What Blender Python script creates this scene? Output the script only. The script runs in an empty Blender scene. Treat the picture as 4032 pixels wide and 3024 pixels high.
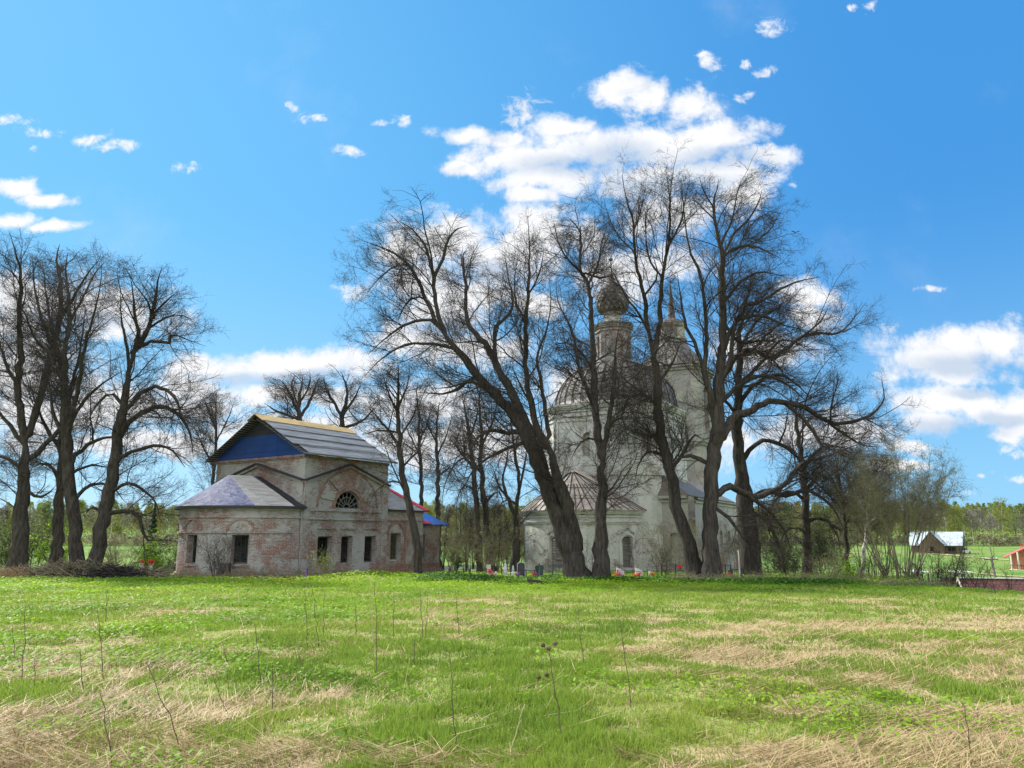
import bpy, math, random
import numpy as np
from mathutils import Vector
SC = bpy.context.scene
COL = SC.collection
R = math.radians
# ------------------------------------------------------------------ camera
F = 2933.0; TH = R(11.33); EYE = np.array([0, 0, 1.65])      # focal length in photo pixels, pitch, eye
cam_d = bpy.data.cameras.new('camera'); cam = bpy.data.objects.new('camera', cam_d); COL.objects.link(cam)
cam_d.sensor_width = 36; cam_d.lens = 36 * F / 4032; cam_d.clip_end = 6000; cam_d.clip_start = 0.1
cam.location = EYE; cam.rotation_euler = (math.pi / 2 + TH, 0, 0); SC.camera = cam
SC.view_settings.view_transform = 'Standard'; SC.view_settings.look = 'None'
SC.view_settings.exposure = 0.75; SC.view_settings.gamma = 1
SC.cycles.max_bounces = 6; SC.cycles.transparent_max_bounces = 8
SUN_AZ, SUN_EL = -55.0, 46.0
sd = bpy.data.lights.new('sun', 'SUN'); so = bpy.data.objects.new('sun', sd); COL.objects.link(so)
sd.energy = 5.0; sd.angle = R(0.6); sd.color = (1, 0.95, 0.86)
SV = Vector((math.sin(R(SUN_AZ)) * math.cos(R(SUN_EL)), math.cos(R(SUN_AZ)) * math.cos(R(SUN_EL)), math.sin(R(SUN_EL))))
so.rotation_euler = SV.to_track_quat('Z', 'Y').to_euler(); so.location = (-40, 30, 60)

def ray(px, py):
    a = px - 2016; b = 1512 - py
    return np.array([a, F * math.cos(TH) - b * math.sin(TH), F * math.sin(TH) + b * math.cos(TH)])
def at(px, py, Y):
    r = ray(px, py); return EYE + r * (Y / r[1])
S = 4032 / 2212
def a2(x, y, Y): return at(x * S, y * S, Y)

# ------------------------------------------------------------------ node helper
class NT:
    def __init__(s, tree): s.t = tree
    def n(s, typ, ins=None, **kw):
        nd = s.t.nodes.new(typ)
        for k, v in kw.items(): setattr(nd, k, v)
        for k, v in (ins or {}).items(): s.set(nd, k, v)
        return nd
    def set(s, nd, k, v):
        sock = nd.inputs[k]
        if isinstance(v, bpy.types.NodeSocket): s.t.links.new(v, sock)
        elif isinstance(v, bpy.types.Node): s.t.links.new(v.outputs[0], sock)
        else: sock.default_value = v
    def m(s, op, a, b=0.0, c=0.0, clamp=False):
        nd = s.t.nodes.new('ShaderNodeMath'); nd.operation = op; nd.use_clamp = clamp
        for i, v in enumerate((a, b, c)): s.set(nd, i, v)
        return nd.outputs[0]
    def vm(s, op, a, b=None):
        nd = s.t.nodes.new('ShaderNodeVectorMath'); nd.operation = op
        s.set(nd, 0, a)
        if b is not None: s.set(nd, 1, b)
        return nd.outputs['Value'] if op == 'LENGTH' else nd.outputs[0]
    def mix(s, f, a, b, mode='MIX'):
        nd = s.t.nodes.new('ShaderNodeMix'); nd.data_type = 'RGBA'; nd.blend_type = mode; nd.clamp_factor = True
        s.set(nd, 0, f); s.set(nd, 6, a); s.set(nd, 7, b); return nd.outputs[2]
    def ss(s, v, lo, hi):
        nd = s.t.nodes.new('ShaderNodeMapRange'); nd.interpolation_type = 'SMOOTHSTEP'
        s.set(nd, 0, v); nd.inputs[1].default_value = lo; nd.inputs[2].default_value = hi; return nd.outputs[0]
    def noise(s, vec, scale, detail=4, rough=0.55, dist=0.0):
        nd = s.n('ShaderNodeTexNoise', {'Scale': scale, 'Detail': detail, 'Roughness': rough, 'Distortion': dist})
        if vec is not None: s.set(nd, 'Vector', vec)
        return nd.outputs[0]
def rgb(r, g, b): return (r, g, b, 1)

# ------------------------------------------------------------------ sky and clouds
W = bpy.data.worlds.new('World'); SC.world = W; W.use_nodes = True
t = NT(W.node_tree); W.node_tree.nodes.clear()
sky = t.n('ShaderNodeTexSky', sky_type='NISHITA', sun_disc=False)
sky.sun_elevation = R(SUN_EL); sky.sun_rotation = R(SUN_AZ) % (2 * math.pi); sky.air_density = 1.0; sky.dust_density = 0.35; sky.ozone_density = 3.0
g = t.n('ShaderNodeTexCoord').outputs['Generated']
sp = t.n('ShaderNodeSeparateXYZ', {0: g})
yy = t.m('MAXIMUM', sp.outputs[1], 0.04)
el = t.m('MAXIMUM', sp.outputs[2], 0.0)
sund = t.m('ADD', t.m('MULTIPLY', sp.outputs[0], math.sin(R(SUN_AZ))), t.m('MULTIPLY', sp.outputs[1], math.cos(R(SUN_AZ))))
lft = t.ss(sund, 0.05, 1.0)
hi = t.mix(lft, rgb(.030, .20, .49), rgb(.10, .36, .63)); lo = t.mix(lft, rgb(.17, .41, .62), rgb(.28, .50, .67))
blue = t.mix(t.ss(el, -0.08, 0.42), lo, hi)
skycol = t.mix(0.86, t.mix(1.0, sky.outputs[0], rgb(.10, .10, .10), 'MULTIPLY'), blue)
skybg = t.n('ShaderNodeBackground', {'Color': skycol, 'Strength': 1.0})
pv = t.n('ShaderNodeCombineXYZ', {0: t.m('DIVIDE', sp.outputs[0], yy), 1: t.m('DIVIDE', sp.outputs[2], yy), 2: 0.0}).outputs[0]
warp = t.n('ShaderNodeTexNoise', {'Vector': pv, 'Scale': 13.0, 'Detail': 6.0}).outputs[1]
pw = t.vm('ADD', pv, t.vm('MULTIPLY', t.vm('SUBTRACT', warp, (0.5, 0.5, 0.5)), (0.05, 0.035, 0.0)))
BL = [(1350,195,80,42),(1395,215,60,50),(1490,235,85,45),(1555,295,120,48),(1650,335,85,30),(1450,320,190,55),(1260,315,160,50),(1130,345,150,42),(1010,292,85,20),(1130,238,40,34),(1205,282,85,32),(1080,300,80,22),(1000,365,60,16),(1200,385,130,42),(1400,385,160,48),(1530,375,130,40),(1600,420,70,50),(1150,425,70,25),
 (1130,472,100,42),(960,520,140,60),(1060,560,170,60),(900,600,90,36),(1170,520,120,60),(760,628,45,16),(960,680,120,40),(900,725,100,38),(1010,750,150,36),(1260,520,60,40),(1340,590,120,50),(1250,830,110,40),(1440,460,120,50),(1470,570,70,40),(1150,660,90,30),
 (480,795,110,34),(650,790,140,34),(770,785,90,32),(600,850,160,26),(900,870,150,45),(420,880,110,30),(150,660,140,45),(250,640,70,24),(50,700,120,36),(110,487,65,14),(20,472,70,18),(45,405,70,20),(105,428,60,15),(35,258,42,13),(90,288,40,11),(195,300,38,12),(240,316,42,14),(665,250,26,12),(690,255,16,8),(640,225,8,14),(865,262,26,15),(825,262,15,8),(755,325,34,12),(402,370,26,13),(70,323,14,6),
 (2080,755,175,46),(1985,780,85,36),(2150,735,100,36),(2050,800,130,34),(2060,870,140,36),(2160,885,120,40),(2010,915,90,26),(2190,930,60,26),(1960,960,60,14),(1880,930,90,30),(1760,640,70,36),(1745,690,60,30),(1665,62,38,17),(1535,138,26,16),(1525,122,22,10),(1605,208,30,15),(1612,140,12,12),(1650,160,22,12),(1875,18,20,12),(1838,16,10,8),(2008,622,26,7),(2085,1065,22,5),(2195,1030,30,8),(2120,1032,10,5),(1710,400,11,9),(1975,975,28,7),(2200,970,30,12),
 (90,655,210,62),(250,690,130,46),(30,770,170,55),(120,900,220,50),(420,840,120,40),(1000,640,130,50),(860,540,60,40),(640,930,260,40),(980,960,300,45),(1350,950,300,60),(1780,930,130,40),(250,880,200,40),(60,820,160,50),(1650,760,110,40),(300,960,300,26),(1930,1000,60,10)]
def blobs(lst, vec):
    v = None
    for (x, y, ax, ay) in lst:
        r = ray(x * S, y * S); k = 1640.0 * 0.98
        d = t.vm('LENGTH', t.vm('MULTIPLY', t.vm('SUBTRACT', vec, (r[0] / r[1], r[2] / r[1], 0)), (k / (ax * (1.2 if ax >= 50 else 1.5)), k / (ay * (1.3 if ax >= 50 else 1.6)), 0)))
        d = t.m('SUBTRACT', 1.0, d)
        v = d if v is None else t.m('MAXIMUM', v, d)
    return v
V = blobs([q for q in BL if q[2] >= 50], pw); V2 = blobs([q for q in BL if q[2] < 50], pw)
SHB = [(1340,335,110,34),(1250,360,150,26),(1555,345,120,30),(1420,400,160,26),(1050,590,120,24),(2090,790,140,24),(2100,850,60,12),(2060,925,130,18),(2170,905,60,16),(980,700,110,22),(640,815,150,14),(500,815,80,14),(170,690,120,18)]
SHV = blobs(SHB, pw)
nz = t.noise(pv, 19.0, 10, 0.66, 0.2)
nlow = t.noise(pv, 5.0, 3, 0.5)
dens = t.ss(t.m('ADD', t.m('MULTIPLY_ADD', nz, 2.5, -1.26), t.m('MINIMUM', V, 0.75)), -0.14, 0.66)
nz2 = t.noise(pv, 42.0, 8, 0.68, 0.5)
dens2 = t.m('MULTIPLY', t.ss(t.m('ADD', t.m('MULTIPLY_ADD', nz2, 3.2, -1.72), t.m('MINIMUM', V2, 0.6)), -0.05, 0.95), 0.95)
dens = t.m('MAXIMUM', dens, dens2)
wis = t.m('MULTIPLY', t.ss(t.m('ADD', t.noise(pv, 4.0, 7, 0.6), t.m('MULTIPLY', nlow, 0.3)), 0.70, 1.0), 0.14)
dens = t.m('MAXIMUM', dens, wis)
back = t.m('MULTIPLY', t.ss(t.noise(g, 2.6, 8, .62), 0.40, 0.56), t.ss(sp.outputs[1], 0.12, -0.2))  # unseen clouds behind the camera, added as neutral fill light
dens = t.m('MAXIMUM', t.m('MULTIPLY', dens, t.ss(sp.outputs[1], 0.05, 0.25)), back)
shade = t.m('MULTIPLY', t.ss(t.m('ADD', SHV, t.m('MULTIPLY_ADD', nz, 1.0, -0.5)), -0.25, 0.7), 0.85)
shade = t.m('MAXIMUM', shade, t.m('MULTIPLY', t.ss(t.noise(pv, 9.0, 7, .6, .4), 0.47, 0.30), 0.6))
ccol = t.mix(shade, rgb(0.60, 0.605, 0.62), rgb(0.33, 0.40, 0.50))
ccol = t.mix(t.ss(sp.outputs[1], 0.1, -0.1), ccol, rgb(1.5, 1.47, 1.42))  # the added rear clouds are brightened to lift the shaded walls
cbg = t.n('ShaderNodeBackground', {'Color': ccol, 'Strength': 1.0})
mx = t.n('ShaderNodeMixShader', {0: dens, 1: skybg.outputs[0], 2: cbg.outputs[0]})
t.n('ShaderNodeOutputWorld', {0: mx.outputs[0]})
W.cycles.sampling_method = 'MANUAL'; W.cycles.sample_map_resolution = 512

# ------------------------------------------------------------------ numpy noise, terrain
def hash2(i, j, s):
    h = (i.astype(np.int64) * 374761393 + j.astype(np.int64) * 668265263 + s * 144665) & 0x7fffffff
    h = ((h ^ (h >> 13)) * 1274126177) & 0x7fffffff
    return ((h ^ (h >> 16)) & 0xffff) / 65535.0
def vnoise(x, y, s=0):
    i = np.floor(x); j = np.floor(y); u = x - i; v = y - j; u = u * u * (3 - 2 * u); v = v * v * (3 - 2 * v)
    return (hash2(i, j, s) * (1 - u) + hash2(i + 1, j, s) * u) * (1 - v) + (hash2(i, j + 1, s) * (1 - u) + hash2(i + 1, j + 1, s) * u) * v
def fbm(x, y, s=0, o=4):
    v = 0; a = 0.5; f = 1.0
    for k in range(o): v = v + a * vnoise(x * f + 17.3 * k, y * f - 9.1 * k, s + k); a *= 0.5; f *= 2.03
    return v / (1 - 0.5 ** o)
def sst(a, b, x):
    u = np.clip((x - a) / (b - a), 0, 1); return u * u * (3 - 2 * u)
def edge(x):
    return 64 + 24 * sst(-16, 6, x)
RHO = [.26, .34, .385, .42, .5, .56, .62, .9], [88, 70, 57, 51, 45, 35.5, 31.5, 26]
def edge2(x, y): return np.minimum(edge(x), np.interp(x / np.maximum(y, 1), *RHO))
def tz(x, y):
    x = np.asarray(x, float); y = np.asarray(y, float)
    p = -0.024 * np.maximum(y, 0)
    near = np.clip(np.hypot(x, y) / 6, 0, 1)
    p = p + (0.16 * (fbm(x * .22, y * .22, 3, 3) - .5) + 0.07 * (fbm(x * 1.3, y * 1.3, 8, 2) - .5)) * near
    p = p + 0.38 * np.exp(-((x + 8.6) / 2.6) ** 2 - ((y - 45.5) / 1.8) ** 2) + 0.3 * np.exp(-((x + 3.2) / 2.4) ** 2 - ((y - 44.5) / 1.6) ** 2)
    zv = -5.6 + 0.0095 * (np.minimum(y, 320) - 70) + 0.03 * np.maximum(np.minimum(y, 900) - 320, 0)
    w = sst(0, 22, y - np.minimum(edge(x), np.interp(x / np.maximum(y, 1), *RHO)))
    return p * (1 - w) + zv * w
def tzf(x, y): return float(tz(x, y))

# ------------------------------------------------------------------ materials
MATS = {}
def mat(name, col=(.5, .5, .5), rough=0.8, spec=0.2, metal=0.0, trans=0.0, var=0.0, vscale=3.0, bump=0.0, bscale=20.0, col2=None, build=None):
    if name in MATS: return MATS[name]
    m = bpy.data.materials.new(name); m.use_nodes = True; t = NT(m.node_tree); m.node_tree.nodes.clear()
    out = t.n('ShaderNodeOutputMaterial')
    b = t.n('ShaderNodeBsdfPrincipled', {'Roughness': rough, 'Specular IOR Level': spec, 'Metallic': metal})
    pos = t.n('ShaderNodeNewGeometry').outputs['Position']
    c = rgb(*col)
    if build: c = build(t, b, pos)
    elif var > 0 or col2:
        n = t.ss(t.noise(pos, vscale, 5, 0.6), 0.3, 0.7)
        c = t.mix(n, rgb(*[x * (1 - var) for x in col]), rgb(*(col2 or [min(1, x * (1 + var)) for x in col])))
    t.set(b, 'Base Color', c)
    if bump > 0:
        bn = t.n('ShaderNodeBump', {'Strength': bump, 'Distance': 0.05, 'Height': t.noise(pos, bscale, 5, 0.65)}); t.set(b, 'Normal', bn.outputs[0])
    sh = b.outputs[0]
    if trans > 0:
        tr = t.n('ShaderNodeBsdfTranslucent'); t.set(tr, 0, c)
        sh = t.n('ShaderNodeMixShader', {0: trans, 1: sh, 2: tr.outputs[0]}).outputs[0]
    t.set(out, 0, sh); MATS[name] = m; return m

def brick(bias, washcol=(0.60, 0.585, 0.54), green=0.0, gray=0.4):
    def f(t, b, pos):
        uv = t.n('ShaderNodeUVMap').outputs[0]
        br = t.n('ShaderNodeTexBrick', {'Vector': uv, 'Color1': rgb(.155, .060, .046), 'Color2': rgb(.215, .098, .074), 'Mortar': rgb(.42, .38, .33), 'Scale': 1.0, 'Mortar Size': 0.012, 'Mortar Smooth': 0.2, 'Bias': 0.1, 'Brick Width': 0.27, 'Row Height': 0.09})
        n1 = t.noise(uv, 0.28, 3, 0.6); n2 = t.noise(t.vm('MULTIPLY', uv, (1.0, 1.5, 1)), 1.1, 6, 0.75, 0.3); n3 = t.noise(t.vm('MULTIPLY', uv, (3.2, 10.0, 1)), 1.0, 4, 0.8); n4 = t.noise(t.vm('MULTIPLY', uv, (6.0, 17.0, 1)), 1.0, 3, 0.7)
        v = t.m('ADD', t.m('ADD', t.m('MULTIPLY', n1, 0.95), t.m('MULTIPLY', n2, 0.7)), t.m('ADD', t.m('MULTIPLY', n3, 0.72), t.m('MULTIPLY', n4, 0.42)))
        v = t.m('SUBTRACT', v, t.m('MULTIPLY_ADD', t.ss(t.n('ShaderNodeSeparateXYZ', {0: uv}).outputs[1], .5, -1.3), .16, 0.085))
        v = t.m('ADD', v, t.m('MULTIPLY', t.m('SUBTRACT', br.outputs['Fac'], 0.3), 0.10))
        wash = t.ss(v, 1.22 + bias, 1.44 + bias)
        st = t.ss(t.noise(t.vm('MULTIPLY', uv, (1.3, 0.45, 1)), 1.0, 6, 0.7), 0.42, 0.68)
        wc = t.mix(t.m('MULTIPLY', st, gray), rgb(*washcol), rgb(.30, .31, .30))
        if green: wc = t.mix(t.m('MULTIPLY', t.ss(t.noise(uv, .8, 4, .6), .45, .7), green), wc, rgb(.40, .45, .30))
        bc = t.mix(t.ss(t.noise(uv, 2.1, 4, .7), .35, .7), br.outputs[0], rgb(.16, .082, .064))
        bc = t.mix(t.m('MULTIPLY', t.ss(t.noise(uv, 7.0, 3, .7), .55, .7), .7), bc, rgb(.48, .44, .38))
        c = t.mix(wash, bc, wc)
        c = t.mix(t.m('MULTIPLY', t.ss(n3, .64, .72), .6), c, rgb(.10, .075, .06))
        bp = t.n('ShaderNodeBump', {'Strength': .6, 'Distance': .03, 'Height': t.m('ADD', wash, t.m('MULTIPLY', n3, .8))}); t.set(b, 'Normal', bp.outputs[0])
        return c
    return f
M_BRICK = mat('weathered_brick', rough=.9, build=brick(-0.085, (.33, .325, .31), 0, .6))
M_BRICKD = mat('bare_brick', rough=.9, build=brick(0.10, (.36, .34, .31)))
M_WHITE = mat('flaking_whitewash', rough=.9, build=brick(-0.17, (0.57, 0.575, 0.54), .3, .45))
M_WHITE2 = mat('dull_whitewash', rough=.9, build=brick(-0.15, (0.36, 0.355, 0.325), .4, .6))
M_TOWER = mat('grey_tower_plaster', rough=.9, build=brick(-0.14, (.25, .245, .225), .4, .6))
M_DRUM = mat('drum_plaster', rough=.9, build=brick(-0.14, (.25, .24, .225), .1, .6))
def bark(t, b, pos):
    n = t.noise(t.vm('MULTIPLY', pos, (5, 5, .8)), 1.3, 7, .75, .4); n2 = t.noise(pos, 1.2, 5, .7)
    c = t.mix(t.ss(n, .3, .7), rgb(.025, .022, .020), rgb(.095, .084, .073))
    c = t.mix(t.m('MULTIPLY', t.ss(n2, .56, .72), .55), c, rgb(.115, .112, .085))
    bp = t.n('ShaderNodeBump', {'Strength': 1.0, 'Distance': .16, 'Height': n}); t.set(b, 'Normal', bp.outputs[0]); return c
M_BARK = mat('bark', rough=.95, spec=.1, build=bark)
M_TWIG = mat('twig_bark', (.052, .045, .040), .9, .1, var=.35, vscale=1.5)
M_TWIG2 = mat('pale_twig_bark', (.17, .15, .10), .9, .1, var=.35, vscale=1.5)
M_BIRCH = mat('birch_bark', (.6, .58, .54), .8, .1, col2=(.12, .11, .1), vscale=4)
def sheet(base, dark, stretch, wr=0.0):
    def f(t, b, pos):
        uv = t.n('ShaderNodeUVMap').outputs[0]
        n = t.noise(t.vm('MULTIPLY', uv, stretch), 1.0, 6, .65); n2 = t.noise(pos, .7, 4, .6)
        c = t.mix(t.ss(n, .3, .72), rgb(*base), rgb(*dark)); c = t.mix(t.m('MULTIPLY', t.ss(n2, .5, .75), .5), c, rgb(*[x * .55 for x in dark]))
        bp = t.n('ShaderNodeBump', {'Strength': .9, 'Distance': .09, 'Height': t.noise(t.vm('MULTIPLY', uv, stretch), 2.0 + wr, 4, .6)}); t.set(b, 'Normal', bp.outputs[0]); return c
    return f
M_FELT = mat('grey_roofing_felt', rough=.5, spec=.3, build=sheet((.20, .21, .22), (.11, .105, .10), (.5, 3.0, 1)))
M_FELTD = mat('dark_roofing_felt', rough=.6, spec=.3, build=sheet((.035, .036, .042), (.02, .02, .024), (.6, 2, 1)))
M_TARP = mat('pale_blue_tarpaulin', rough=.6, spec=.10, build=sheet((.018, .030, .12), (.15, .16, .22), (1.3, 2.6, 1), 1))  # blue sheet; dark and grey-white mottle paints in branch shadow and fold highlights
M_BLUE = mat('blue_tarpaulin', rough=.5, spec=.3, build=sheet((.008, .045, .21), (.006, .034, .15), (.5, .5, 1)))
M_BLUE2 = mat('bright_blue_tarpaulin', rough=.5, spec=.3, build=sheet((.03, .13, .48), (.02, .10, .36), (.5, .5, 1)))
M_RED = mat('red_tarpaulin', rough=.5, spec=.3, build=sheet((.50, .035, .05), (.36, .03, .04), (.5, 1.5, 1)))
M_OCHRE = mat('ochre_boards', rough=.7, build=sheet((.44, .32, .14), (.32, .23, .10), (.4, 6, 1)))
M_WOODG = mat('grey_boards', rough=.9, build=sheet((.25, .24, .22), (.12, .11, .10), (.6, 6, 1)))
M_WOODB = mat('brown_boards', rough=.9, build=sheet((.22, .15, .09), (.12, .08, .05), (.6, 6, 1)))
def rust(c1, c2):
    def f(t, b, pos):
        n = t.noise(pos, 1.6, 6, .7); n2 = t.noise(pos, .6, 3, .6)
        c = t.mix(t.ss(n, .35, .65), rgb(*c1), rgb(*c2)); return t.mix(t.m('MULTIPLY', t.ss(n2, .5, .7), .5), c, rgb(.16, .12, .09))
    return f
M_ROOF = mat('rusty_sheet_metal', rough=.65, spec=.35, metal=.0, build=rust((.25, .225, .20), (.20, .17, .145)))
M_DOME = mat('dull_dome_metal', rough=.6, spec=.4, build=rust((.105, .097, .088), (.15, .135, .118)))
M_ONION = mat('onion_metal', rough=.7, spec=.3, build=rust((.085, .07, .06), (.055, .046, .04)))
M_SEAM = mat('dark_seam', (.04, .035, .03), .8)
M_DARK = mat('dark_interior', (.012, .012, .013), .9)
M_IRON = mat('black_iron', (.03, .032, .035), .6, .3)
M_GIRON = mat('green_iron', (.06, .12, .11), .6, .3, var=.3)
M_STONE = mat('grey_stone', (.45, .45, .44), .7, .3, var=.2, vscale=6)
M_BSTONE = mat('black_stone', (.025, .027, .03), .35, .5)
M_FRAME = mat('whitewashed_frame', (.15, .148, .14), .9, var=.2, vscale=5)
def metalroof(t, b, pos):
    c = t.mix(t.ss(t.noise(pos, .5, 4, .6), .3, .7), rgb(.42, .47, .50), rgb(.30, .35, .37)); return c
M_ZINC = mat('zinc_sheet', rough=.4, spec=.5, build=metalroof)
def tiles(t, b, pos):
    uv = t.n('ShaderNodeUVMap').outputs[0]
    br = t.n('ShaderNodeTexBrick', {'Vector': uv, 'Color1': rgb(.085, .028, .022), 'Color2': rgb(.12, .04, .03), 'Mortar': rgb(.035, .014, .012), 'Scale': 1.0, 'Mortar Size': .03, 'Brick Width': .34, 'Row Height': .3}); return br.outputs[0]
M_TILE = mat('maroon_roof_tiles', rough=.45, spec=.4, build=tiles)
M_PINK = mat('red_metal_roof', rough=.4, spec=.5, build=rust((.52, .07, .07), (.46, .06, .06)))
M_OBRICK = mat('orange_brick', (.42, .19, .11), .9, var=.2, vscale=2)
M_LOG = mat('old_log_wall', rough=.9, build=sheet((.15, .11, .075), (.08, .06, .045), (.5, 7, 1)))
M_CREAM = mat('cream_trim', (.62, .58, .5), .7)

# ------------------------------------------------------------------ mesh builders
def tag(o, label=None, cat=None, group=None, kind=None):
    if label: o['label'] = label
    if cat: o['category'] = cat
    if group: o['group'] = group
    if kind: o['kind'] = kind
    return o
def empty(name, loc, label, cat, group=None):
    o = bpy.data.objects.new(name, None); COL.objects.link(o); o.location = [float(v) for v in loc]; o.empty_display_size = .2
    return tag(o, label, cat, group)
def root_loc(o):
    v = np.zeros(3)
    while o is not None: v = v + np.array(o.location); o = o.parent
    return v
def link(name, me, mats, parent=None):
    for m in mats if isinstance(mats, (list, tuple)) else [mats]: me.materials.append(m)
    o = bpy.data.objects.new(name, me); COL.objects.link(o)
    if parent is not None: o.parent = parent
    return o
def np_mesh(name, verts, faces, smooth=False, attrs=None, mi=None):
    """faces: (n,k) array of equal sized polygons"""
    me = bpy.data.meshes.new(name); verts = np.asarray(verts, np.float32); faces = np.asarray(faces, np.int32)
    n, k = faces.shape
    me.vertices.add(len(verts)); me.vertices.foreach_set('co', verts.ravel())
    me.loops.add(n * k); me.loops.foreach_set('vertex_index', faces.ravel())
    me.polygons.add(n); me.polygons.foreach_set('loop_start', np.arange(0, n * k, k, dtype=np.int32))
    try: me.polygons.foreach_set('loop_total', np.full(n, k, np.int32))
    except Exception: pass
    if smooth: me.polygons.foreach_set('use_smooth', np.ones(n, bool))
    if mi is not None: me.polygons.foreach_set('material_index', np.asarray(mi, np.int32))
    for an, av in (attrs or {}).items():
        a = me.attributes.new(an, 'FLOAT', 'POINT'); a.data.foreach_set('value', np.asarray(av, np.float32))
    me.update(calc_edges=True); return me
class MB:
    def __init__(s): s.v = []; s.f = []; s.mi = []; s.uvs = {}
    def face(s, pts, m=0, uv=None):
        i = len(s.v); s.v.extend([tuple(map(float, p)) for p in pts]); s.f.append(tuple(range(i, i + len(pts)))); s.mi.append(m)
        if uv is not None: s.uvs[len(s.f) - 1] = uv
        return s
    def box(s, c, ax, ay, az, m=0):
        """box from centre and three half-axis vectors"""
        c, ax, ay, az = (np.array(q, float) for q in (c, ax, ay, az))
        P = {(i, j, k): c + i * ax + j * ay + k * az for i in (-1, 1) for j in (-1, 1) for k in (-1, 1)}
        for a, b2, c2, d in (((-1,-1,-1),(1,-1,-1),(1,1,-1),(-1,1,-1)), ((-1,-1,1),(1,-1,1),(1,1,1),(-1,1,1)), ((-1,-1,-1),(1,-1,-1),(1,-1,1),(-1,-1,1)), ((-1,1,-1),(1,1,-1),(1,1,1),(-1,1,1)), ((-1,-1,-1),(-1,1,-1),(-1,1,1),(-1,-1,1)), ((1,-1,-1),(1,1,-1),(1,1,1),(1,-1,1))):
            s.face([P[a], P[b2], P[c2], P[d]], m)
        return s
    def beam(s, p, q, w, h=None, m=0):
        p = np.array(p, float); q = np.array(q, float); d = q - p; L = np.linalg.norm(d); d = d / L
        up = np.array([0, 0, 1.0]) if abs(d[2]) < .95 else np.array([1.0, 0, 0])
        sd_ = np.cross(d, up); sd_ /= np.linalg.norm(sd_); u2 = np.cross(sd_, d)
        return s.box((p + q) / 2, d * L / 2, sd_ * w / 2, u2 * (h or w) / 2, m)
    def slab(s, pts, th, m=0, m2=None):
        """polygon thickened downward along its normal"""
        pts = [np.array(p, float) for p in pts]; n = np.cross(pts[1] - pts[0], pts[2] - pts[0]); n /= np.linalg.norm(n)
        if n[2] < 0: n = -n
        lo = [p - n * th for p in pts]; k = len(pts)
        s.face(pts, m); s.face(lo, m if m2 is None else m2)
        for i in range(k): s.face([pts[i], pts[(i + 1) % k], lo[(i + 1) % k], lo[i]], m if m2 is None else m2)
        return s
    def tube(s, pts, rad, n=8, m=0, cap=True):
        pts = np.array(pts, float); rad = np.broadcast_to(np.array(rad, float), (len(pts),))
        T = np.gradient(pts, axis=0); T /= np.linalg.norm(T, axis=1, keepdims=True) + 1e-9
        ref = np.array([0.31, 0.95, 0.05]) if abs(T[:, 1]).max() < .9 else np.array([1.0, .1, 0.05])
        A = np.cross(T, ref); A /= np.linalg.norm(A, axis=1, keepdims=True); B = np.cross(T, A)
        i0 = len(s.v)
        for k in range(len(pts)):
            for j in range(n):
                a = 2 * math.pi * j / n; s.v.append(tuple(pts[k] + rad[k] * (A[k] * math.cos(a) + B[k] * math.sin(a))))
        for k in range(len(pts) - 1):
            for j in range(n):
                s.f.append((i0 + k * n + j, i0 + k * n + (j + 1) % n, i0 + (k + 1) * n + (j + 1) % n, i0 + (k + 1) * n + j)); s.mi.append(m)
        if cap:
            s.f.append(tuple(i0 + j for j in range(n))); s.mi.append(m); e = i0 + (len(pts) - 1) * n; s.f.append(tuple(e + j for j in range(n))); s.mi.append(m)
        return s
    def lathe(s, c, prof, n=24, m=0, a0=0.0, a1=2 * math.pi):
        c = np.array(c, float); full = abs(a1 - a0 - 2 * math.pi) < 1e-6; na = n if full else n + 1; i0 = len(s.v)
        for (r, z) in prof:
            for j in range(na):
                a = a0 + (a1 - a0) * j / n; s.v.append((c[0] + r * math.sin(a), c[1] + r * math.cos(a), c[2] + z))
        for k in range(len(prof) - 1):
            for j in range(n):
                j2 = (j + 1) % na; s.f.append((i0 + k * na + j, i0 + k * na + j2, i0 + (k + 1) * na + j2, i0 + (k + 1) * na + j)); s.mi.append(m)
        return s
    def build(s, name, mats, parent=None, smooth=False, uv=False):
        me = bpy.data.meshes.new(name); off = root_loc(parent) if parent is not None else np.zeros(3)
        V = np.array(s.v, float) - off; me.from_pydata([tuple(p) for p in V], [], s.f)
        me.polygons.foreach_set('material_index', s.mi)
        if smooth: me.polygons.foreach_set('use_smooth', [True] * len(s.f))
        if uv:
            ul = me.uv_layers.new(name='UVMap'); VV = np.array(s.v, float)
            for p in me.polygons:
                if p.index in s.uvs:
                    for q, li in enumerate(p.loop_indices): ul.data[li].uv = s.uvs[p.index][q]
                    continue
                n = np.array(p.normal)
                if abs(n[2]) > .97: e = np.array([1, 0, 0]); g_ = np.array([0, 1, 0])
                else:
                    e = np.array([-n[1], n[0], 0]); e = e / np.linalg.norm(e); g_ = np.array([0, 0, 1]) if abs(n[2]) < .3 else np.cross(n, e)
                for li in p.loop_indices:
                    q = VV[me.loops[li].vertex_index]; ul.data[li].uv = (float(q @ e), float(q @ g_))
        me.update(); return link(name, me, mats, parent)

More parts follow.
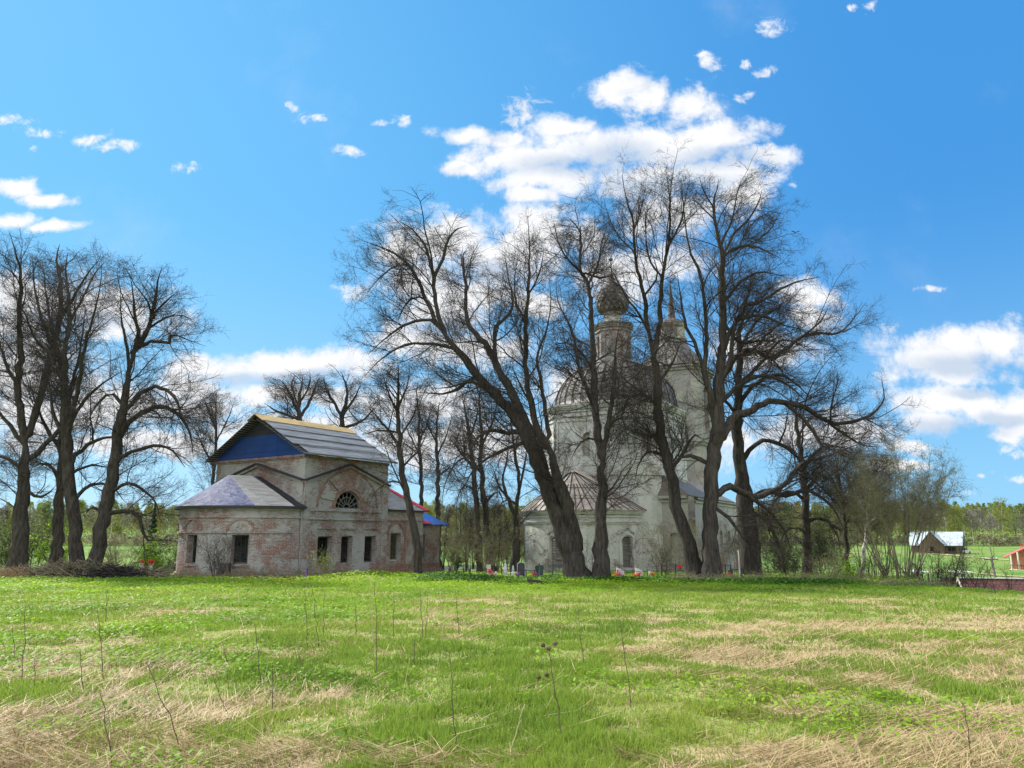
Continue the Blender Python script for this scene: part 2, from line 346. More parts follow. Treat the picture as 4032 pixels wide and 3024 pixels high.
# walls with openings along a path
class Line:
    def __init__(s, p, e, n, L, curved=0): s.p = np.array(p[:2], float); s.e = np.array(e[:2], float); s.n = np.array(n[:2], float); s.L = L; s.br = [0, L]
    def xy(s, a, off=0.0): return s.p + s.e * a + s.n * off
class Arc:
    def __init__(s, c, r, a0, a1, k=28): s.c = np.array(c[:2], float); s.r = r; s.a0 = a0; s.a1 = a1; s.L = abs(a1 - a0) * r; s.br = [s.L * i / k for i in range(k + 1)]
    def xy(s, a, off=0.0):
        g_ = s.a0 + (s.a1 - s.a0) * a / s.L; return s.c + (s.r + off) * np.array([math.sin(g_), math.cos(g_)])
def P3(q, z): return (q[0], q[1], z)
def op(c, w, zb, zt, arch=0.0, **k): return dict(c=c, w=w, zb=zb, zt=zt, arch=arch, **k)
def otop(o, a):
    if not o['arch']: return o['zt']
    u = min(1, abs(a - o['c']) / (o['w'] / 2)); return o['zt'] - o['arch'] + o['arch'] * math.sqrt(max(0, 1 - u * u))
def wall(mb, path, z0, top, ops, depth=.45, m=0, mback=1):
    top = top if callable(top) else (lambda a, _t=top: _t)
    br = set(path.br)
    for o in ops:
        k = 12 if o['arch'] else 1
        for i in range(k + 1): br.add(o['c'] - o['w'] / 2 + o['w'] * i / k)
    for extra in getattr(path, 'extra', []): br.add(extra)
    br = sorted(b for b in br if -1e-6 <= b <= path.L + 1e-6); br = [b for i, b in enumerate(br) if i == 0 or b - br[i - 1] > 1e-4]
    for a, b in zip(br[:-1], br[1:]):
        mid = (a + b) / 2; act = sorted([o for o in ops if abs(mid - o['c']) < o['w'] / 2], key=lambda o: o['zb'])
        la, lb = z0, z0; qa, qb = path.xy(a), path.xy(b)
        for o in act + [None]:
            ua, ub = (o['zb'], o['zb']) if o else (top(a), top(b))
            if ua - la > 1e-4 or ub - lb > 1e-4:
                mb.face([P3(qa, la), P3(qb, lb), P3(qb, ub), P3(qa, ua)], m, [(a, la), (b, lb), (b, ub), (a, ua)])
            if o:
                d = -o.get('depth', depth); ia, ib = path.xy(a, d), path.xy(b, d); ta, tb = otop(o, a), otop(o, b)
                mb.face([P3(qa, ua), P3(qb, ub), P3(ib, ub), P3(ia, ua)], m); mb.face([P3(qa, ta), P3(qb, tb), P3(ib, tb), P3(ia, ta)], m)
                if abs(a - (o['c'] - o['w'] / 2)) < 1e-4: mb.face([P3(qa, ua), P3(ia, ua), P3(ia, ta), P3(qa, ta)], m)
                if abs(b - (o['c'] + o['w'] / 2)) < 1e-4: mb.face([P3(qb, ub), P3(ib, ub), P3(ib, tb), P3(qb, tb)], m)
                if o.get('back'): mb.face([P3(ia, ua), P3(ib, ub), P3(ib, tb), P3(ia, ta)], mback)
                la, lb = ta, tb
def band(mb, path, s0, s1, z0, z1, pr, m=0):
    br = sorted(set([s0, s1] + [b for b in path.br if s0 < b < s1]))
    f0 = z0 if callable(z0) else (lambda a: z0); f1 = z1 if callable(z1) else (lambda a: z1)
    for extra in getattr(path, 'extra', []):
        if s0 < extra < s1: br.append(extra)
    br = sorted(br)
    for a, b in zip(br[:-1], br[1:]):
        A0, B0, A1, B1 = path.xy(a, -.05), path.xy(b, -.05), path.xy(a, pr), path.xy(b, pr)
        mb.face([P3(A1, f0(a)), P3(B1, f0(b)), P3(B1, f1(b)), P3(A1, f1(a))], m, [(a, f0(a)), (b, f0(b)), (b, f1(b)), (a, f1(a))])
        mb.face([P3(A0, f1(a)), P3(B0, f1(b)), P3(B1, f1(b)), P3(A1, f1(a))], m); mb.face([P3(A0, f0(a)), P3(B0, f0(b)), P3(B1, f0(b)), P3(A1, f0(a))], m)
    for a in (s0, s1):
        A0, A1 = path.xy(a, -.05), path.xy(a, pr); mb.face([P3(A0, f0(a)), P3(A1, f0(a)), P3(A1, f1(a)), P3(A0, f1(a))], m)
def arch_band(mb, path, c, w, zs, h, th, pr, m=0, k=14):
    """raised archivolt over an opening: half ellipse of width w, height h springing at zs"""
    pts = []
    for i in range(k + 1):
        a = math.pi * i / k; pts.append((c - math.cos(a) * w / 2, zs + math.sin(a) * h, c - math.cos(a) * (w / 2 + th), zs + math.sin(a) * (h + th)))
    for p, q in zip(pts[:-1], pts[1:]):
        g_ = lambda s_, z, o: P3(path.xy(s_, o), z)
        mb.face([g_(p[0], p[1], pr), g_(q[0], q[1], pr), g_(q[2], q[3], pr), g_(p[2], p[3], pr)], m, [(p[0], p[1]), (q[0], q[1]), (q[2], q[3]), (p[2], p[3])])
        mb.face([g_(p[2], p[3], pr), g_(q[2], q[3], pr), g_(q[2], q[3], -.05), g_(p[2], p[3], -.05)], m); mb.face([g_(p[0], p[1], pr), g_(q[0], q[1], pr), g_(q[0], q[1], -.05), g_(p[0], p[1], -.05)], m)
def grille(path, o, off, parent, name='window', frame=M_FRAME, bars=True):
    """window part: thin frame plus an iron lattice"""
    mb = MB(); c, w, zb, zt = o['c'], o['w'], o['zb'], o['zt']; g_ = lambda a, z: np.array(P3(path.xy(a, off), z))
    for a, b in (((c - w/2 + .04, zb), (c - w/2 + .04, zt)), ((c + w/2 - .04, zb), (c + w/2 - .04, zt)), ((c - w/2, zb + .04), (c + w/2, zb + .04)), ((c - w/2, zt - .04), (c + w/2, zt - .04))): mb.beam(g_(*a), g_(*b), .07, .07)
    f = mb.build(name, frame, parent)
    if bars:
        mb = MB(); n = max(2, int(round(w / .25)))
        for i in range(1, n): a = c - w / 2 + w * i / n; mb.beam(g_(a, zb), g_(a, zt), .022)
        k = max(3, int((zt - zb) / .35))
        for i in range(1, k): z = zb + (zt - zb) * i / k; mb.beam(g_(c - w / 2, z), g_(c + w / 2, z), .022)
        mb.build('grille', M_IRON, f)
    return f

# ------------------------------------------------------------------ ruined brick church on the left
def build_chapel():
    az = R(34); U = np.array([math.sin(az), math.cos(az), 0]); V = np.array([-math.cos(az), math.sin(az), 0])
    C = at(1187, 2100, 50.0); C[2] = -1.2; Lu, Lv, H = 8.0, 9.7, 8.05
    g = lambda u, v, z: C + U * u + V * v + np.array([0, 0, z])
    root = empty('brick_church', C, 'ruined red brick church with blue, grey and ochre patched roofs and flaking whitewash', 'church')
    def useg(px, py=2130):
        r = ray(px, py); k = r[0] / r[1]; return (k * C[1] - C[0]) / (U[0] - k * U[1])
    # right wall (along U, normal -V), left gable wall (along V, normal -U)
    rw = Line(g(0, 0, 0), U, -V, Lu); lw = Line(g(0, 0, 0), V, -U, Lv); fw = Line(g(Lu, 0, 0), V, U, Lv); bw = Line(g(0, Lv, 0), U, V, Lu)
    wins = []
    for a, b in ((1251, 1308), (1344, 1388), (1436, 1480)):
        u0, u1 = useg(a), useg(b); wins.append(op((u0 + u1) / 2, u1 - u0, C[2] + .78, C[2] + 2.65))
    ul = useg(1371, 1990); lun = op(ul, 2.5, C[2] + 4.55, C[2] + 5.8, 1.25, depth=.35)
    mb = MB(); z0 = C[2] - 1.0
    wall(mb, rw, z0, C[2] + H, wins + [lun])
    wall(mb, lw, z0, C[2] + H, []); wall(mb, fw, z0, C[2] + H, []); wall(mb, bw, z0, C[2] + H, [])
    mb.face([g(0, 0, -.9), g(Lu, 0, -.9), g(Lu, Lv, -.9), g(0, Lv, -.9)]); mb.build('nave_wall', [M_BRICK, M_BRICK], root, uv=True)
    # pilasters, string courses, plinth, window hoods, sunburst panels
    mb = MB()
    for a, b in ((0.0, .62), (Lu - .62, Lu)): band(mb, rw, a, b, z0, C[2] + 6.35, .10)
    band(mb, lw, 0, .7, z0, C[2] + 6.4, .10)
    band(mb, rw, 0, Lu, z0, C[2] + .5, .16); band(mb, rw, 0, Lu, C[2] + 3.75, C[2] + 3.9, .15); band(mb, rw, .5, Lu - .5, C[2] + 4.33, C[2] + 4.5, .16)
    for i in range(5):
        if i == 2: continue
        c = .62 + .45 + i * (Lu - 2.0) / 4; band(mb, rw, c, c + .75, C[2] + 3.95, C[2] + 4.3, .07)
    for o in wins: band(mb, rw, o['c'] - o['w'] / 2 - .12, o['c'] + o['w'] / 2 + .12, C[2] + 3.15, C[2] + 3.3, .16)
   
    for l_ in (rw, lw): me_ = MB(); band(me_, l_, 0, l_.L, C[2] + H - .22, C[2] + H - .12, .08); band(me_, l_, 0, l_.L, C[2] + H - .12, C[2] + H, .15); me_.build('eave_cornice', M_BRICKD, root, uv=True)
    for k in (-2, -1, 1, 2):                      # radial panels over the lunette
        a0 = math.pi / 2 + k * .56
        pts = [(ul + math.cos(a0 + d) * r_, C[2] + 4.6 + math.sin(a0 + d) * r_ * .92) for r_, d in ((1.55, -.13), (2.75, -.2), (2.75, .2), (1.55, .13))]
        pts = [(a, max(z, C[2] + 4.6)) for a, z in pts]; f_ = [P3(rw.xy(a, .09), z) for a, z in pts]; k_ = [P3(rw.xy(a, -.03), z) for a, z in pts]
        mb.face(f_, 0, pts)
        for i in range(4): j = (i + 1) % 4; mb.face([f_[i], f_[j], k_[j], k_[i]])
    mb.build('moulding', M_BRICK, root, uv=True)
    mb = MB(); arch_band(mb, rw, ul, 2.5, C[2] + 4.55, 1.25, .28, .05); mb.build('archivolt', M_BRICKD, root, uv=True)
    mb = MB(); arch_band(mb, rw, ul, 5.6, C[2] + 4.6, 2.55, .12, .06); mb.build('archivolt', M_BRICKD, root, uv=True)
    # pediment cornices with dark flashing
    for nm, P, L in (('pediment', rw, Lu), ('pediment', lw, Lv)):
        P.extra = [L / 2]; mb = MB()
        f = lambda a, o=0.0, L=L: C[2] + 6.4 + o + 1.3 * (1 - abs(a - L / 2) / (L / 2))
        band(mb, P, -.05, L + .05, lambda a: f(a, -.28), lambda a: f(a, -.1), .18, 0); band(mb, P, -.05, L + .05, lambda a: f(a, -.1), lambda a: f(a, .0), .34, 1)
        mb.build(nm, [M_BRICK, M_FELTD], root, uv=True); P.extra = []
    for o in wins: grille(rw, o, -.38, root)
    # lunette with fan bars
    mb = MB(); k = 14; cz = C[2] + 4.55; G = lambda r_, a: np.array(P3(rw.xy(ul + math.cos(a) * r_, -.18), cz + .02 + math.sin(a) * r_))
    for i in range(k): mb.beam(G(1.19, math.pi * i / k), G(1.19, math.pi * (i + 1) / k), .09)
    mb.beam(G(1.2, 0), G(1.2, math.pi), .10); fr = mb.build('lunette', M_FRAME, root); mb = MB()
    for i in range(1, 8): mb.beam(G(.3, math.pi * i / 8), G(1.18, math.pi * i / 8), .045)
    for i in range(8):
        for rr in (.3, .85):
            p, q = G(rr, math.pi * i / 8), G(rr, math.pi * (i + 1) / 8); md = G(rr * (1.0 if rr < .5 else .88), math.pi * (i + .5) / 8); mb.beam(p, md, .04); mb.beam(md, q, .04)
    mb.build('fan_bar', M_FRAME, fr)
    # apse, half round
    ra = Lv / 2 - .05; cen = g(0, Lv / 2, 0); ap = Arc(cen, ra, R(34 + 90 + 2), R(34 + 270 - 2))
    HA = 4.6; ph = lambda d: (R(90 - d - 2)) * ra                                       # arc position for angle phi from the apse axis
    aw = [op(ph(43), 1.05, C[2] + .95, C[2] + 2.75), op(ph(1), 1.05, C[2] + .95, C[2] + 2.75), op(ph(-43), 1.05, C[2] + .95, C[2] + 2.75)]
    mb = MB(); wall(mb, ap, z0, C[2] + HA, aw, .5); mb.build('apse_wall', [M_BRICK, M_BRICK], root, uv=True)
    mb = MB(); L = ap.L
    band(mb, ap, 0, L, C[2] + 2.86, C[2] + 2.98, .09); band(mb, ap, 0, L, C[2] + 3.82, C[2] + 3.92, .10); band(mb, ap, 0, L, C[2] + HA - .3, C[2] + HA - .12, .10); band(mb, ap, 0, L, C[2] + HA - .12, C[2] + HA, .22); band(mb, ap, 0, L, z0, C[2] + .35, .10); band(mb, ap, 0, .55, z0, C[2] + 2.86, .07)
    for o in aw: band(mb, ap, o['c'] - .65, o['c'] + .65, C[2] + .82, C[2] + .95, .14)
    mb.build('string_course', M_BRICK, root, uv=True)
    for o in aw: mb = MB(); arch_band(mb, ap, o['c'], 1.5, C[2] + 2.98, .72, .16, .08); mb.build('archivolt', M_BRICKD, root, uv=True)
    for o in aw[:2]: grille(ap, o, -.42, root)
    # apse roof: facets from eave to apex
    apx = g(-2.2, Lv / 2 + .2, 6.75); apb = g(0.05, Lv / 2 - .3, 6.75); rE = ra + .42
    phis = [92, 56, 22, -12, -46, -92]; ev = []
    for d in phis:
        u, v = -rE * math.cos(R(d)), Lv / 2 - rE * math.sin(R(d)); ev.append(g(min(u, .02), v, HA - .02))
    def eave(d0, d1, n=5):
        return [g(min(-rE * math.cos(R(d)), .02), Lv / 2 - rE * math.sin(R(d)), HA - .02) for d in np.linspace(d0, d1, n)]
    mb = MB()
    spl = g(-.55, Lv / 2 - .3, 6.75)
    def fan(top, pts, m):
        for p, q in zip(pts[:-1], pts[1:]): mb.slab([top, p, q], .07, m, 1)
    e1 = eave(92, 72, 3); mb.slab([apb, spl, e1[1], e1[0]], .09, 1, 1)
    e = eave(80, 52, 4); mb.slab([spl, apx, e[2], e[0]], .07, 0, 1); fan(apx, e[2:], 0)
    fan(apx, eave(52, 2, 7), 2); fan(apx, eave(2, -22, 3), 2); fan(apx, eave(-22, -92, 7), 1); mb.slab([apb, apx, eave(-92, -90, 2)[0]], .07, 1, 1)
    mb.build('apse_roof', [M_FELT, M_FELTD, M_TARP], root, uv=True)
    mb = MB(); pts = eave(92, -92, 26)
    for p, q in zip(pts[:-1], pts[1:]): mb.beam(p - [0, 0, .08], q - [0, 0, .08], .06, .16)
    mb.build('eave_board', M_FELTD, root)
    # main roof
    rz = 11.0; vr = Lv / 2; u0, u1 = -.65, Lu + .35
    mb = MB(); A = lambda u, tt: g(u, -.55 + (vr + .55) * tt, H + .05 + (rz - H - .05) * tt)
    bands_ = [0, .21, .42, .63, .83]
    for i, (a, b) in enumerate(zip(bands_[:-1], bands_[1:])):
        o = np.array([0, 0, .025 * (i + 1)]); ue = u0 + (.5 if i == 0 else 0.05 * i % .2)
        mb.slab([A(ue, a) + o, A(u1, a) + o, A(u1 - .0, b + .02) + o, A(ue, b + .02) + o], .05, 0, 1)
    B = lambda u, tt: g(u, Lv + .55 - (vr + .55) * tt, H + .05 + (rz - H - .05) * tt)
    mb.slab([B(u0, 0), B(u1, 0), B(u1, 1), B(u0, 1)], .08, 0, 1)
    rf = mb.build('roof', [M_FELT, M_FELTD], root, uv=True)
    mb = MB(); o = np.array([0, 0, .16])
    mb.slab([A(u0 - .03, .83) + o * .9, A(u1, .83) + o * .9, A(u1, 1.0) + o, A(u0 - .03, 1.0) + o], .04); mb.slab([B(u0 - .03, .85) + o * .9, B(u1, .85) + o * .9, B(u1, 1) + o, B(u0 - .03, 1) + o], .04)
    mb.build('ridge_board', M_OCHRE, rf, uv=True)
    mb = MB(); 
    for tt in np.linspace(0.02, .95, 22): mb.beam(A(u0, tt) - [0, 0, .10], A(u0 + 1.2, tt) - [0, 0, .10], .10, .04); mb.beam(B(u0, tt) - [0, 0, .14], B(u0 + 1.2, tt) - [0, 0, .14], .10, .04)
    for tt in bands_[1:]: mb.beam(A(u0, tt) + [0, 0, .10], A(u1, tt) + [0, 0, .12], .035)
    mb.beam(A(u0, -.01), A(u1, -.01), .08, .12); mb.build('roof_batten', M_WOODG, rf, uv=True)
    # gable tarpaulins: blue below, dark above
    gz = lambda v: H + .05 + (rz - H - .05) * (1 - abs(v - vr) / (vr + .55)) - .16
    zm = H + 1.6; vm = vr - (vr + .55) * (1 - (zm + .16 - H - .05) / (rz - H - .05)); mb = MB()
    mb.slab([g(-.02, -.35, H - .12), g(-.02, Lv + .35, H - .12), g(-.02, Lv + .35, gz(Lv + .35)), g(-.02, 2 * vr - vm, zm), g(-.02, vm, zm), g(-.02, -.35, gz(-.35))], .03)
    for z_ in (H + .42, H + .9): mb.beam(g(-.06, -.1 + (z_ - H) * 1.6, z_), g(-.06, Lv + .1 - (z_ - H) * 1.6, z_ + .03), .02, .03)
    for v_ in (2.9, 6.4): mb.beam(g(-.06, v_, H - .1), g(-.06, v_ + .05, zm - .02), .02, .03)
    mb.build('blue_gable_tarpaulin', M_BLUE, root, uv=True)['label'] = 'blue tarpaulin across the lower gable'
    mb = MB(); mb.slab([g(.0, vm, zm), g(.0, 2 * vr - vm, zm), g(.0, vr, gz(vr))], .03); mb.build('gable_felt', M_FELTD, root, uv=True)
    # annex beyond the nave
    u2 = useg(1671); a1 = Line(g(Lu, .18, 0), U, -V, u2 - Lu); a1e = Line(g(u2, .18, 0), V, U, Lv - .4)
    ua, ub = useg(1545) - Lu, useg(1584) - Lu; aw1 = op((ua + ub) / 2, ub - ua, C[2] + .85, C[2] + 2.85)
    mb = MB(); wall(mb, a1, z0, C[2] + 4.6, [aw1]); wall(mb, a1e, z0, C[2] + 4.6, []); wall(mb, Line(g(Lu, Lv - .2, 0), U, V, u2 - Lu), z0, C[2] + 4.6, []); mb.build('annex_wall', [M_BRICK, M_BRICK], root, uv=True)
    mb = MB(); band(mb, a1, 0, a1.L, C[2] + 3.72, C[2] + 3.84, .10); band(mb, a1, 0, a1.L, z0, C[2] + .55, .12); band(mb, a1, 0, a1.L, C[2] + 4.45, C[2] + 4.6, .14); arch_band(mb, a1, aw1['c'], 1.6, C[2] + 2.75, .85, .12, .08)
    c_ = aw1['c'] + .98; band(mb, a1, c_, c_ + .12, z0, C[2] + 3.6, .06); mb.build('annex_moulding', M_BRICKD, root, uv=True); grille(a1, aw1, -.4, root)
    mb = MB(); q0 = g(Lu + .02, -.2, 4.6); q1 = g(u2 + .35, -.2, 4.6); rd = g(Lu + .02, vr, 8.0); re = g(u2 - 3.4, vr, 8.0)
    mb.slab([q0, q1, re, rd], .07, 0, 1); mb.slab([q1, g(u2 + .35, Lv, 4.6), re], .07, 2, 1)
    f = lambda s, tt: (q0 * (1 - s) + q1 * s) * (1 - tt) + (rd * (1 - s) + re * s) * tt
    ar = mb.build('annex_roof', [M_FELT, M_FELTD, M_BLUE2], root, uv=True)
    mb = MB(); o = np.array([0, 0, .05]); mb.slab([f(1, 0) + o, f(1, 1) + o, f(.62, 1) + o, f(.86, 0) + o], .03); mb.build('red_tarpaulin', M_RED, ar, uv=True)
    mb = MB(); o = np.array([0, 0, .09]); mb.slab([f(0, .42) + o, f(.55, .42) + o, f(.55, 1) + o, f(0, 1) + o], .03); mb.build('annex_ridge_board', M_OCHRE, ar, uv=True)
    # far low annex with blue roof
    u3 = useg(1757); b1 = Line(g(u2, .7, 0), U, -V, u3 - u2); b1e = Line(g(u3, .7, 0), V, U, Lv - 1.6)
    ua, ub = useg(1676) - u2, useg(1701) - u2; bw1 = op((ua + ub) / 2, ub - ua, C[2] + .95, C[2] + 2.75)
    mb = MB(); wall(mb, b1, z0, C[2] + 3.6, [bw1]); wall(mb, b1e, z0, C[2] + 3.6, []); wall(mb, Line(g(u2, Lv - .9, 0), U, V, u3 - u2), z0, C[2] + 3.6, []); mb.build('low_annex_wall', [M_BRICK, M_BRICK], root, uv=True); grille(b1, bw1, -.4, root)
    mb = MB(); band(mb, b1, 0, b1.L, C[2] + 3.42, C[2] + 3.6, .12); mb.build('low_annex_cornice', M_BRICKD, root, uv=True)
    mb = MB(); band(mb, b1, 0, b1.L, z0, C[2] + .5, .1); mb.build('low_annex_plinth', M_BRICKD, root, uv=True)
    apx2 = g(u2 - 1.2, 4.6, 6.6); p0, p1, p2 = g(u2 - .1, .2, 3.55), g(u3 + .55, .2, 3.55), g(u3 + .55, Lv - .6, 3.55)
    mb = MB(); mb.slab([p0, p1, apx2], .06, 0, 1); mb.slab([p1, p2, apx2], .06, 0, 1); lr = mb.build('blue_roof', [M_BLUE2, M_FELTD], root, uv=True)
    mb = MB(); o = np.array([0, 0, .06]); mb.slab([p0 + o, p0 * .62 + p1 * .38 + o, (p0 * .85 + p1 * .15) * .72 + apx2 * .28 + o, p0 * .72 + apx2 * .28 + o], .03); mb.build('red_tarpaulin', M_RED, lr, uv=True)
build_chapel()

# ------------------------------------------------------------------ white church on the right
def chamfer(c, a_, b_, h, ch):
    """corner points of a chamfered square, half width h, going round from front-left"""
    pts = []
    for (s, t_) in ((-1, -1), (-1, 1), (1, 1), (1, -1)):
        n1 = (s * h, t_ * (h - ch)); n2 = (s * (h - ch), t_ * h)
        pts += [n1, n2] if s * t_ > 0 and False else []
    seq = [(-h, -(h - ch)), (-h, h - ch), (-(h - ch), h), (h - ch, h), (h, h - ch), (h, -(h - ch)), (h - ch, -h), (-(h - ch), -h)]
    return [np.array(c[:2]) + a_[:2] * p + b_[:2] * q for p, q in seq]
def poly_lines(pts):
    cen = sum(pts) / len(pts); out = []
    for p, q in zip(pts, pts[1:] + pts[:1]):
        e = q - p; L = np.linalg.norm(e); e = e / L; n = np.array([e[1], -e[0]]); m_ = (p + q) / 2 - cen
        out.append(Line(p, e, n if n @ m_ > 0 else -n, L))
    return out
def build_white_church():
    az = R(29); A = np.array([math.sin(az), math.cos(az), 0]); B = np.array([math.cos(az), -math.sin(az), 0])
    D = at(2415, 1350, 67.0); D[2] = -1.5; hw = 5.2; zb = -1.5
    zpx = lambda py, Y, px=2350: at(px, py, Y)[2]
    root = empty('white_church', D, 'whitewashed brick church with a rounded apse, ribbed dome and dark onion cupola behind bare trees', 'church')
    zc = zpx(1592, 63.5); zl = zpx(1870, 63.0)
    pts = chamfer(D, A, B, hw, 1.5); ls = poly_lines(pts)
    mb = MB(); mo = MB()
    for i, l in enumerate(ls):
        ops = []
        if i == 0:
            for px in (2318, 2518):
                # position along front face for this pixel
                r = ray(px, 1750); k = r[0] / r[1]; s = (k * l.p[1] - l.p[0]) / (l.e[0] - k * l.e[1])
                ops.append(op(s, 1.15, zpx(1796, 62.5), zpx(1700, 62.5), .5, depth=.22, back=1))
        elif i in (1, 7): ops.append(op(l.L / 2, .8, zpx(1796, 62.5), zpx(1716, 62.5), .35, depth=.2, back=1))
        wall(mb, l, zb - 1.5, zc, ops, mback=1)
        for z0, z1, p in ((zc - 1.5, zc - 1.38, .08), (zc - 1.1, zc - .98, .12), (zc - .72, zc - .6, .12), (zc - .5, zc - .36, .2), (zc - .36, zc - .2, .3), (zc - .2, zc, .4)): band(mo, l, 0, l.L, z0, z1, p)
        if l.L > 3:
            for a, b in ((0, .45), (l.L - .45, l.L), (l.L / 2 - .3, l.L / 2 + .3)): band(mo, l, a, b, zl, zc - 1.5, .10)
        for o in ops: arch_band(mo, l, o['c'], o['w'], o['zt'] - o['arch'], o['arch'], .16, .07); band(mo, l, o['c'] - o['w'] / 2 - .2, o['c'] + o['w'] / 2 + .2, o['zb'] - .75, o['zb'] - .62, .08); 
        band(mo, l, 0, l.L, zl - .15, zl + .1, .12)
    mb.build('main_wall', [M_WHITE, M_WHITE2], root, uv=True); mo.build('cornice', M_WHITE, root, uv=True)
    # dome
    Dz = np.array([D[0], D[1], 0]); zt = zpx(1432, 66.0); k = 14; Rd = hw + .32
    prof = [(Rd * math.cos(a) ** .9 if a < 1.5 else 1.2, zc + (zt - zc) * 1.07 * math.sin(a)) for a in np.linspace(0.0, 1.27, k)]
    mb = MB(); mb.lathe(Dz, [(Rd + .25, zc - .02), (Rd, zc + .12)] + prof, 40); dm = mb.build('dome', M_DOME, root, smooth=True)
    mb = MB()
    for j in range(36):
        a = 2 * math.pi * j / 36; mb.tube([Dz + [math.sin(a) * (r + .03), math.cos(a) * (r + .03), z + .02] for r, z in prof], .035, 4)
    for q in range(2, k - 1, 3): r, z = prof[q]; mb.tube([Dz + [math.sin(a) * (r + .02), math.cos(a) * (r + .02), z] for a in np.linspace(0, 2 * math.pi, 37)], .02, 4)
    mb.build('dome_seam', M_SEAM, dm)
    # drum (octagon), neck, onion
    z0, z1 = zt - .6, zpx(1278, 66.5); rd = 1.62; mb = MB(); mo = MB(); mbase = MB()
    oct_ = [D[:2] + rd * np.array([math.sin(az + R(22.5 + 45 * i)), math.cos(az + R(22.5 + 45 * i))]) for i in range(8)]
    for l in poly_lines(oct_):
        wall(mb, l, z0, z1, [op(l.L / 2, .45, z0 + 1.2, z1 - 1.1, .22, depth=.15, back=1)], mback=0)
        band(mbase, l, -.06, l.L + .06, z0, z0 + .5, .14)
        for a, b, p in ((z1 - .75, z1 - .6, .1), (z1 - .45, z1 - .3, .14), (z1 - .3, z1 - .15, .22), (z1 - .15, z1, .32)): band(mo, l, -.06, l.L + .06, a, b, p)
    mb.build('drum', M_DRUM, root, uv=True); mo.build('drum_cornice', M_DRUM, root, uv=True); mbase.build('drum_base', M_DRUM, root, uv=True)
    zn0, zn1 = z1 - .02, zpx(1228, 66.5); mb = MB(); mb.lathe(Dz, [(1.9, zn0), (1.0, zn0 + .28), (.78, zn0 + .4), (.78, zn1 - .25), (.86, zn1 - .15), (.92, zn1)], 20); mb.build('neck', M_WHITE2, root, smooth=False, uv=True)
    zt2 = zpx(1066, 66.5); h = zt2 - zn1; w = 1.56
    on = [(.62, 0), (.80, .03), (.93, .10), (1, .21), (1, .30), (.95, .40), (.83, .50), (.66, .585), (.47, .66), (.31, .73), (.20, .80), (.12, .87), (.07, .94), (.045, 1.0)]
    mb = MB(); mb.lathe(Dz, [(r * w, zn1 + z * h) for r, z in on], 28); oo = mb.build('onion_dome', M_ONION, root, smooth=True)
    mb = MB(); rng = random.Random(4)
    for q in range(1, len(on) - 2):
        r, z = on[q][0] * w, zn1 + on[q][1] * h; r2, z2 = on[q + 1][0] * w, zn1 + on[q + 1][1] * h; n = 18
        for j in range(n):
            a = 2 * math.pi * (j + .5 * (q % 2)) / n; d_ = .5 * 2 * math.pi / n
            mb.face([Dz + [math.sin(a - d_) * (r2 + .0), math.cos(a - d_) * r2, z2], Dz + [math.sin(a) * (r + .05), math.cos(a) * (r + .05), z - .06], Dz + [math.sin(a + d_) * r2, math.cos(a + d_) * r2, z2]])
    mb.build('onion_shingle', M_DOME, oo)
    zf = zpx(1004, 66.5); mb = MB(); mb.lathe(Dz, [(.06, zt2 - .05), (.035, zf - .3)], 8); q = zpx(1015, 66.5); mb.lathe(Dz, [(.001, q - .17)] + [(.17 * math.cos(a), q + .17 * math.sin(a)) for a in np.linspace(-1.4, 1.4, 7)] + [(.02, q + .17), (.015, zf)], 10); mb.build('finial', M_ONION, root, smooth=True)
    # apse
    fc = D - A * hw; ac = fc - B * 1.0; ra = 4.95; ap = Arc(ac, ra, az + R(90), az + R(270), 32); ze = zpx(2008, 58.5)
    def s_at(px, py):                                     # arc position seen at this pixel (nearest hit)
        best = None
        for s in np.linspace(0, ap.L, 900):
            q = ap.xy(s); r = ray(px, py); e = abs(q[0] / q[1] - r[0] / r[1]); 
            if q[1] < ac[1] + 1 and (best is None or e < best[0]): best = (e, s)
        return best[1]
    zw0, zw1 = zpx(2238, 58), zpx(2112, 58)
    aw = [op(s_at(2470, 2170), 1.05, zw0, zw1, .32, depth=.3), op(s_at(2196, 2170), 1.25, zw0, zw1, .32, depth=.3)]
    mb = MB(); wall(mb, ap, zb - 1.5, ze, aw); mb.build('apse_wall', [M_WHITE, M_WHITE], root, uv=True)
    mb = MB(); zs = zpx(2062, 58.5)
    band(mb, ap, 0, ap.L, zs, zs + .13, .09); band(mb, ap, 0, ap.L, zs + .13, zs + .22, .16); mb.build('string_course', M_WHITE, root, uv=True); mb = MB(); band(mb, ap, 0, ap.L, zs + .5, zs + .62, .12); mb.build('string_course', M_WHITE, root, uv=True); mb = MB()
    for a, b, p in ((ze - .32, ze - .2, .2), (ze - .2, ze - .08, .3), (ze - .08, ze, .4)): band(mb, ap, 0, ap.L, a, b, p)
    mb.build('apse_cornice', M_WHITE, root, uv=True); mb = MB(); band(mb, ap, 0, ap.L, zb - 1.5, zb + .35, .1); mb.build('apse_plinth', M_WHITE, root, uv=True)
    for o in aw:
        mb = MB()
        for s_ in (-1, 1): c = o['c'] + s_ * (o['w'] / 2 + .16); band(mb, ap, c - .13, c + .13, zw0 - .1, zw1 - .3, .12)
        arch_band(mb, ap, o['c'], o['w'] + .1, zw1 - .32, .42, .2, .12); band(mb, ap, o['c'] - .9, o['c'] + .9, zw0 - .28, zw0 - .1, .18)
        n = 7
        for i in range(n):                                  # stepped hood over the window
            a = o['c'] - .85 + 1.7 * i / (n - 1); hh = zw1 + .32 + .42 * (1 - abs(i - (n - 1) / 2) / ((n - 1) / 2)); band(mb, ap, a - .145, a + .145, hh - .12, hh, .14)
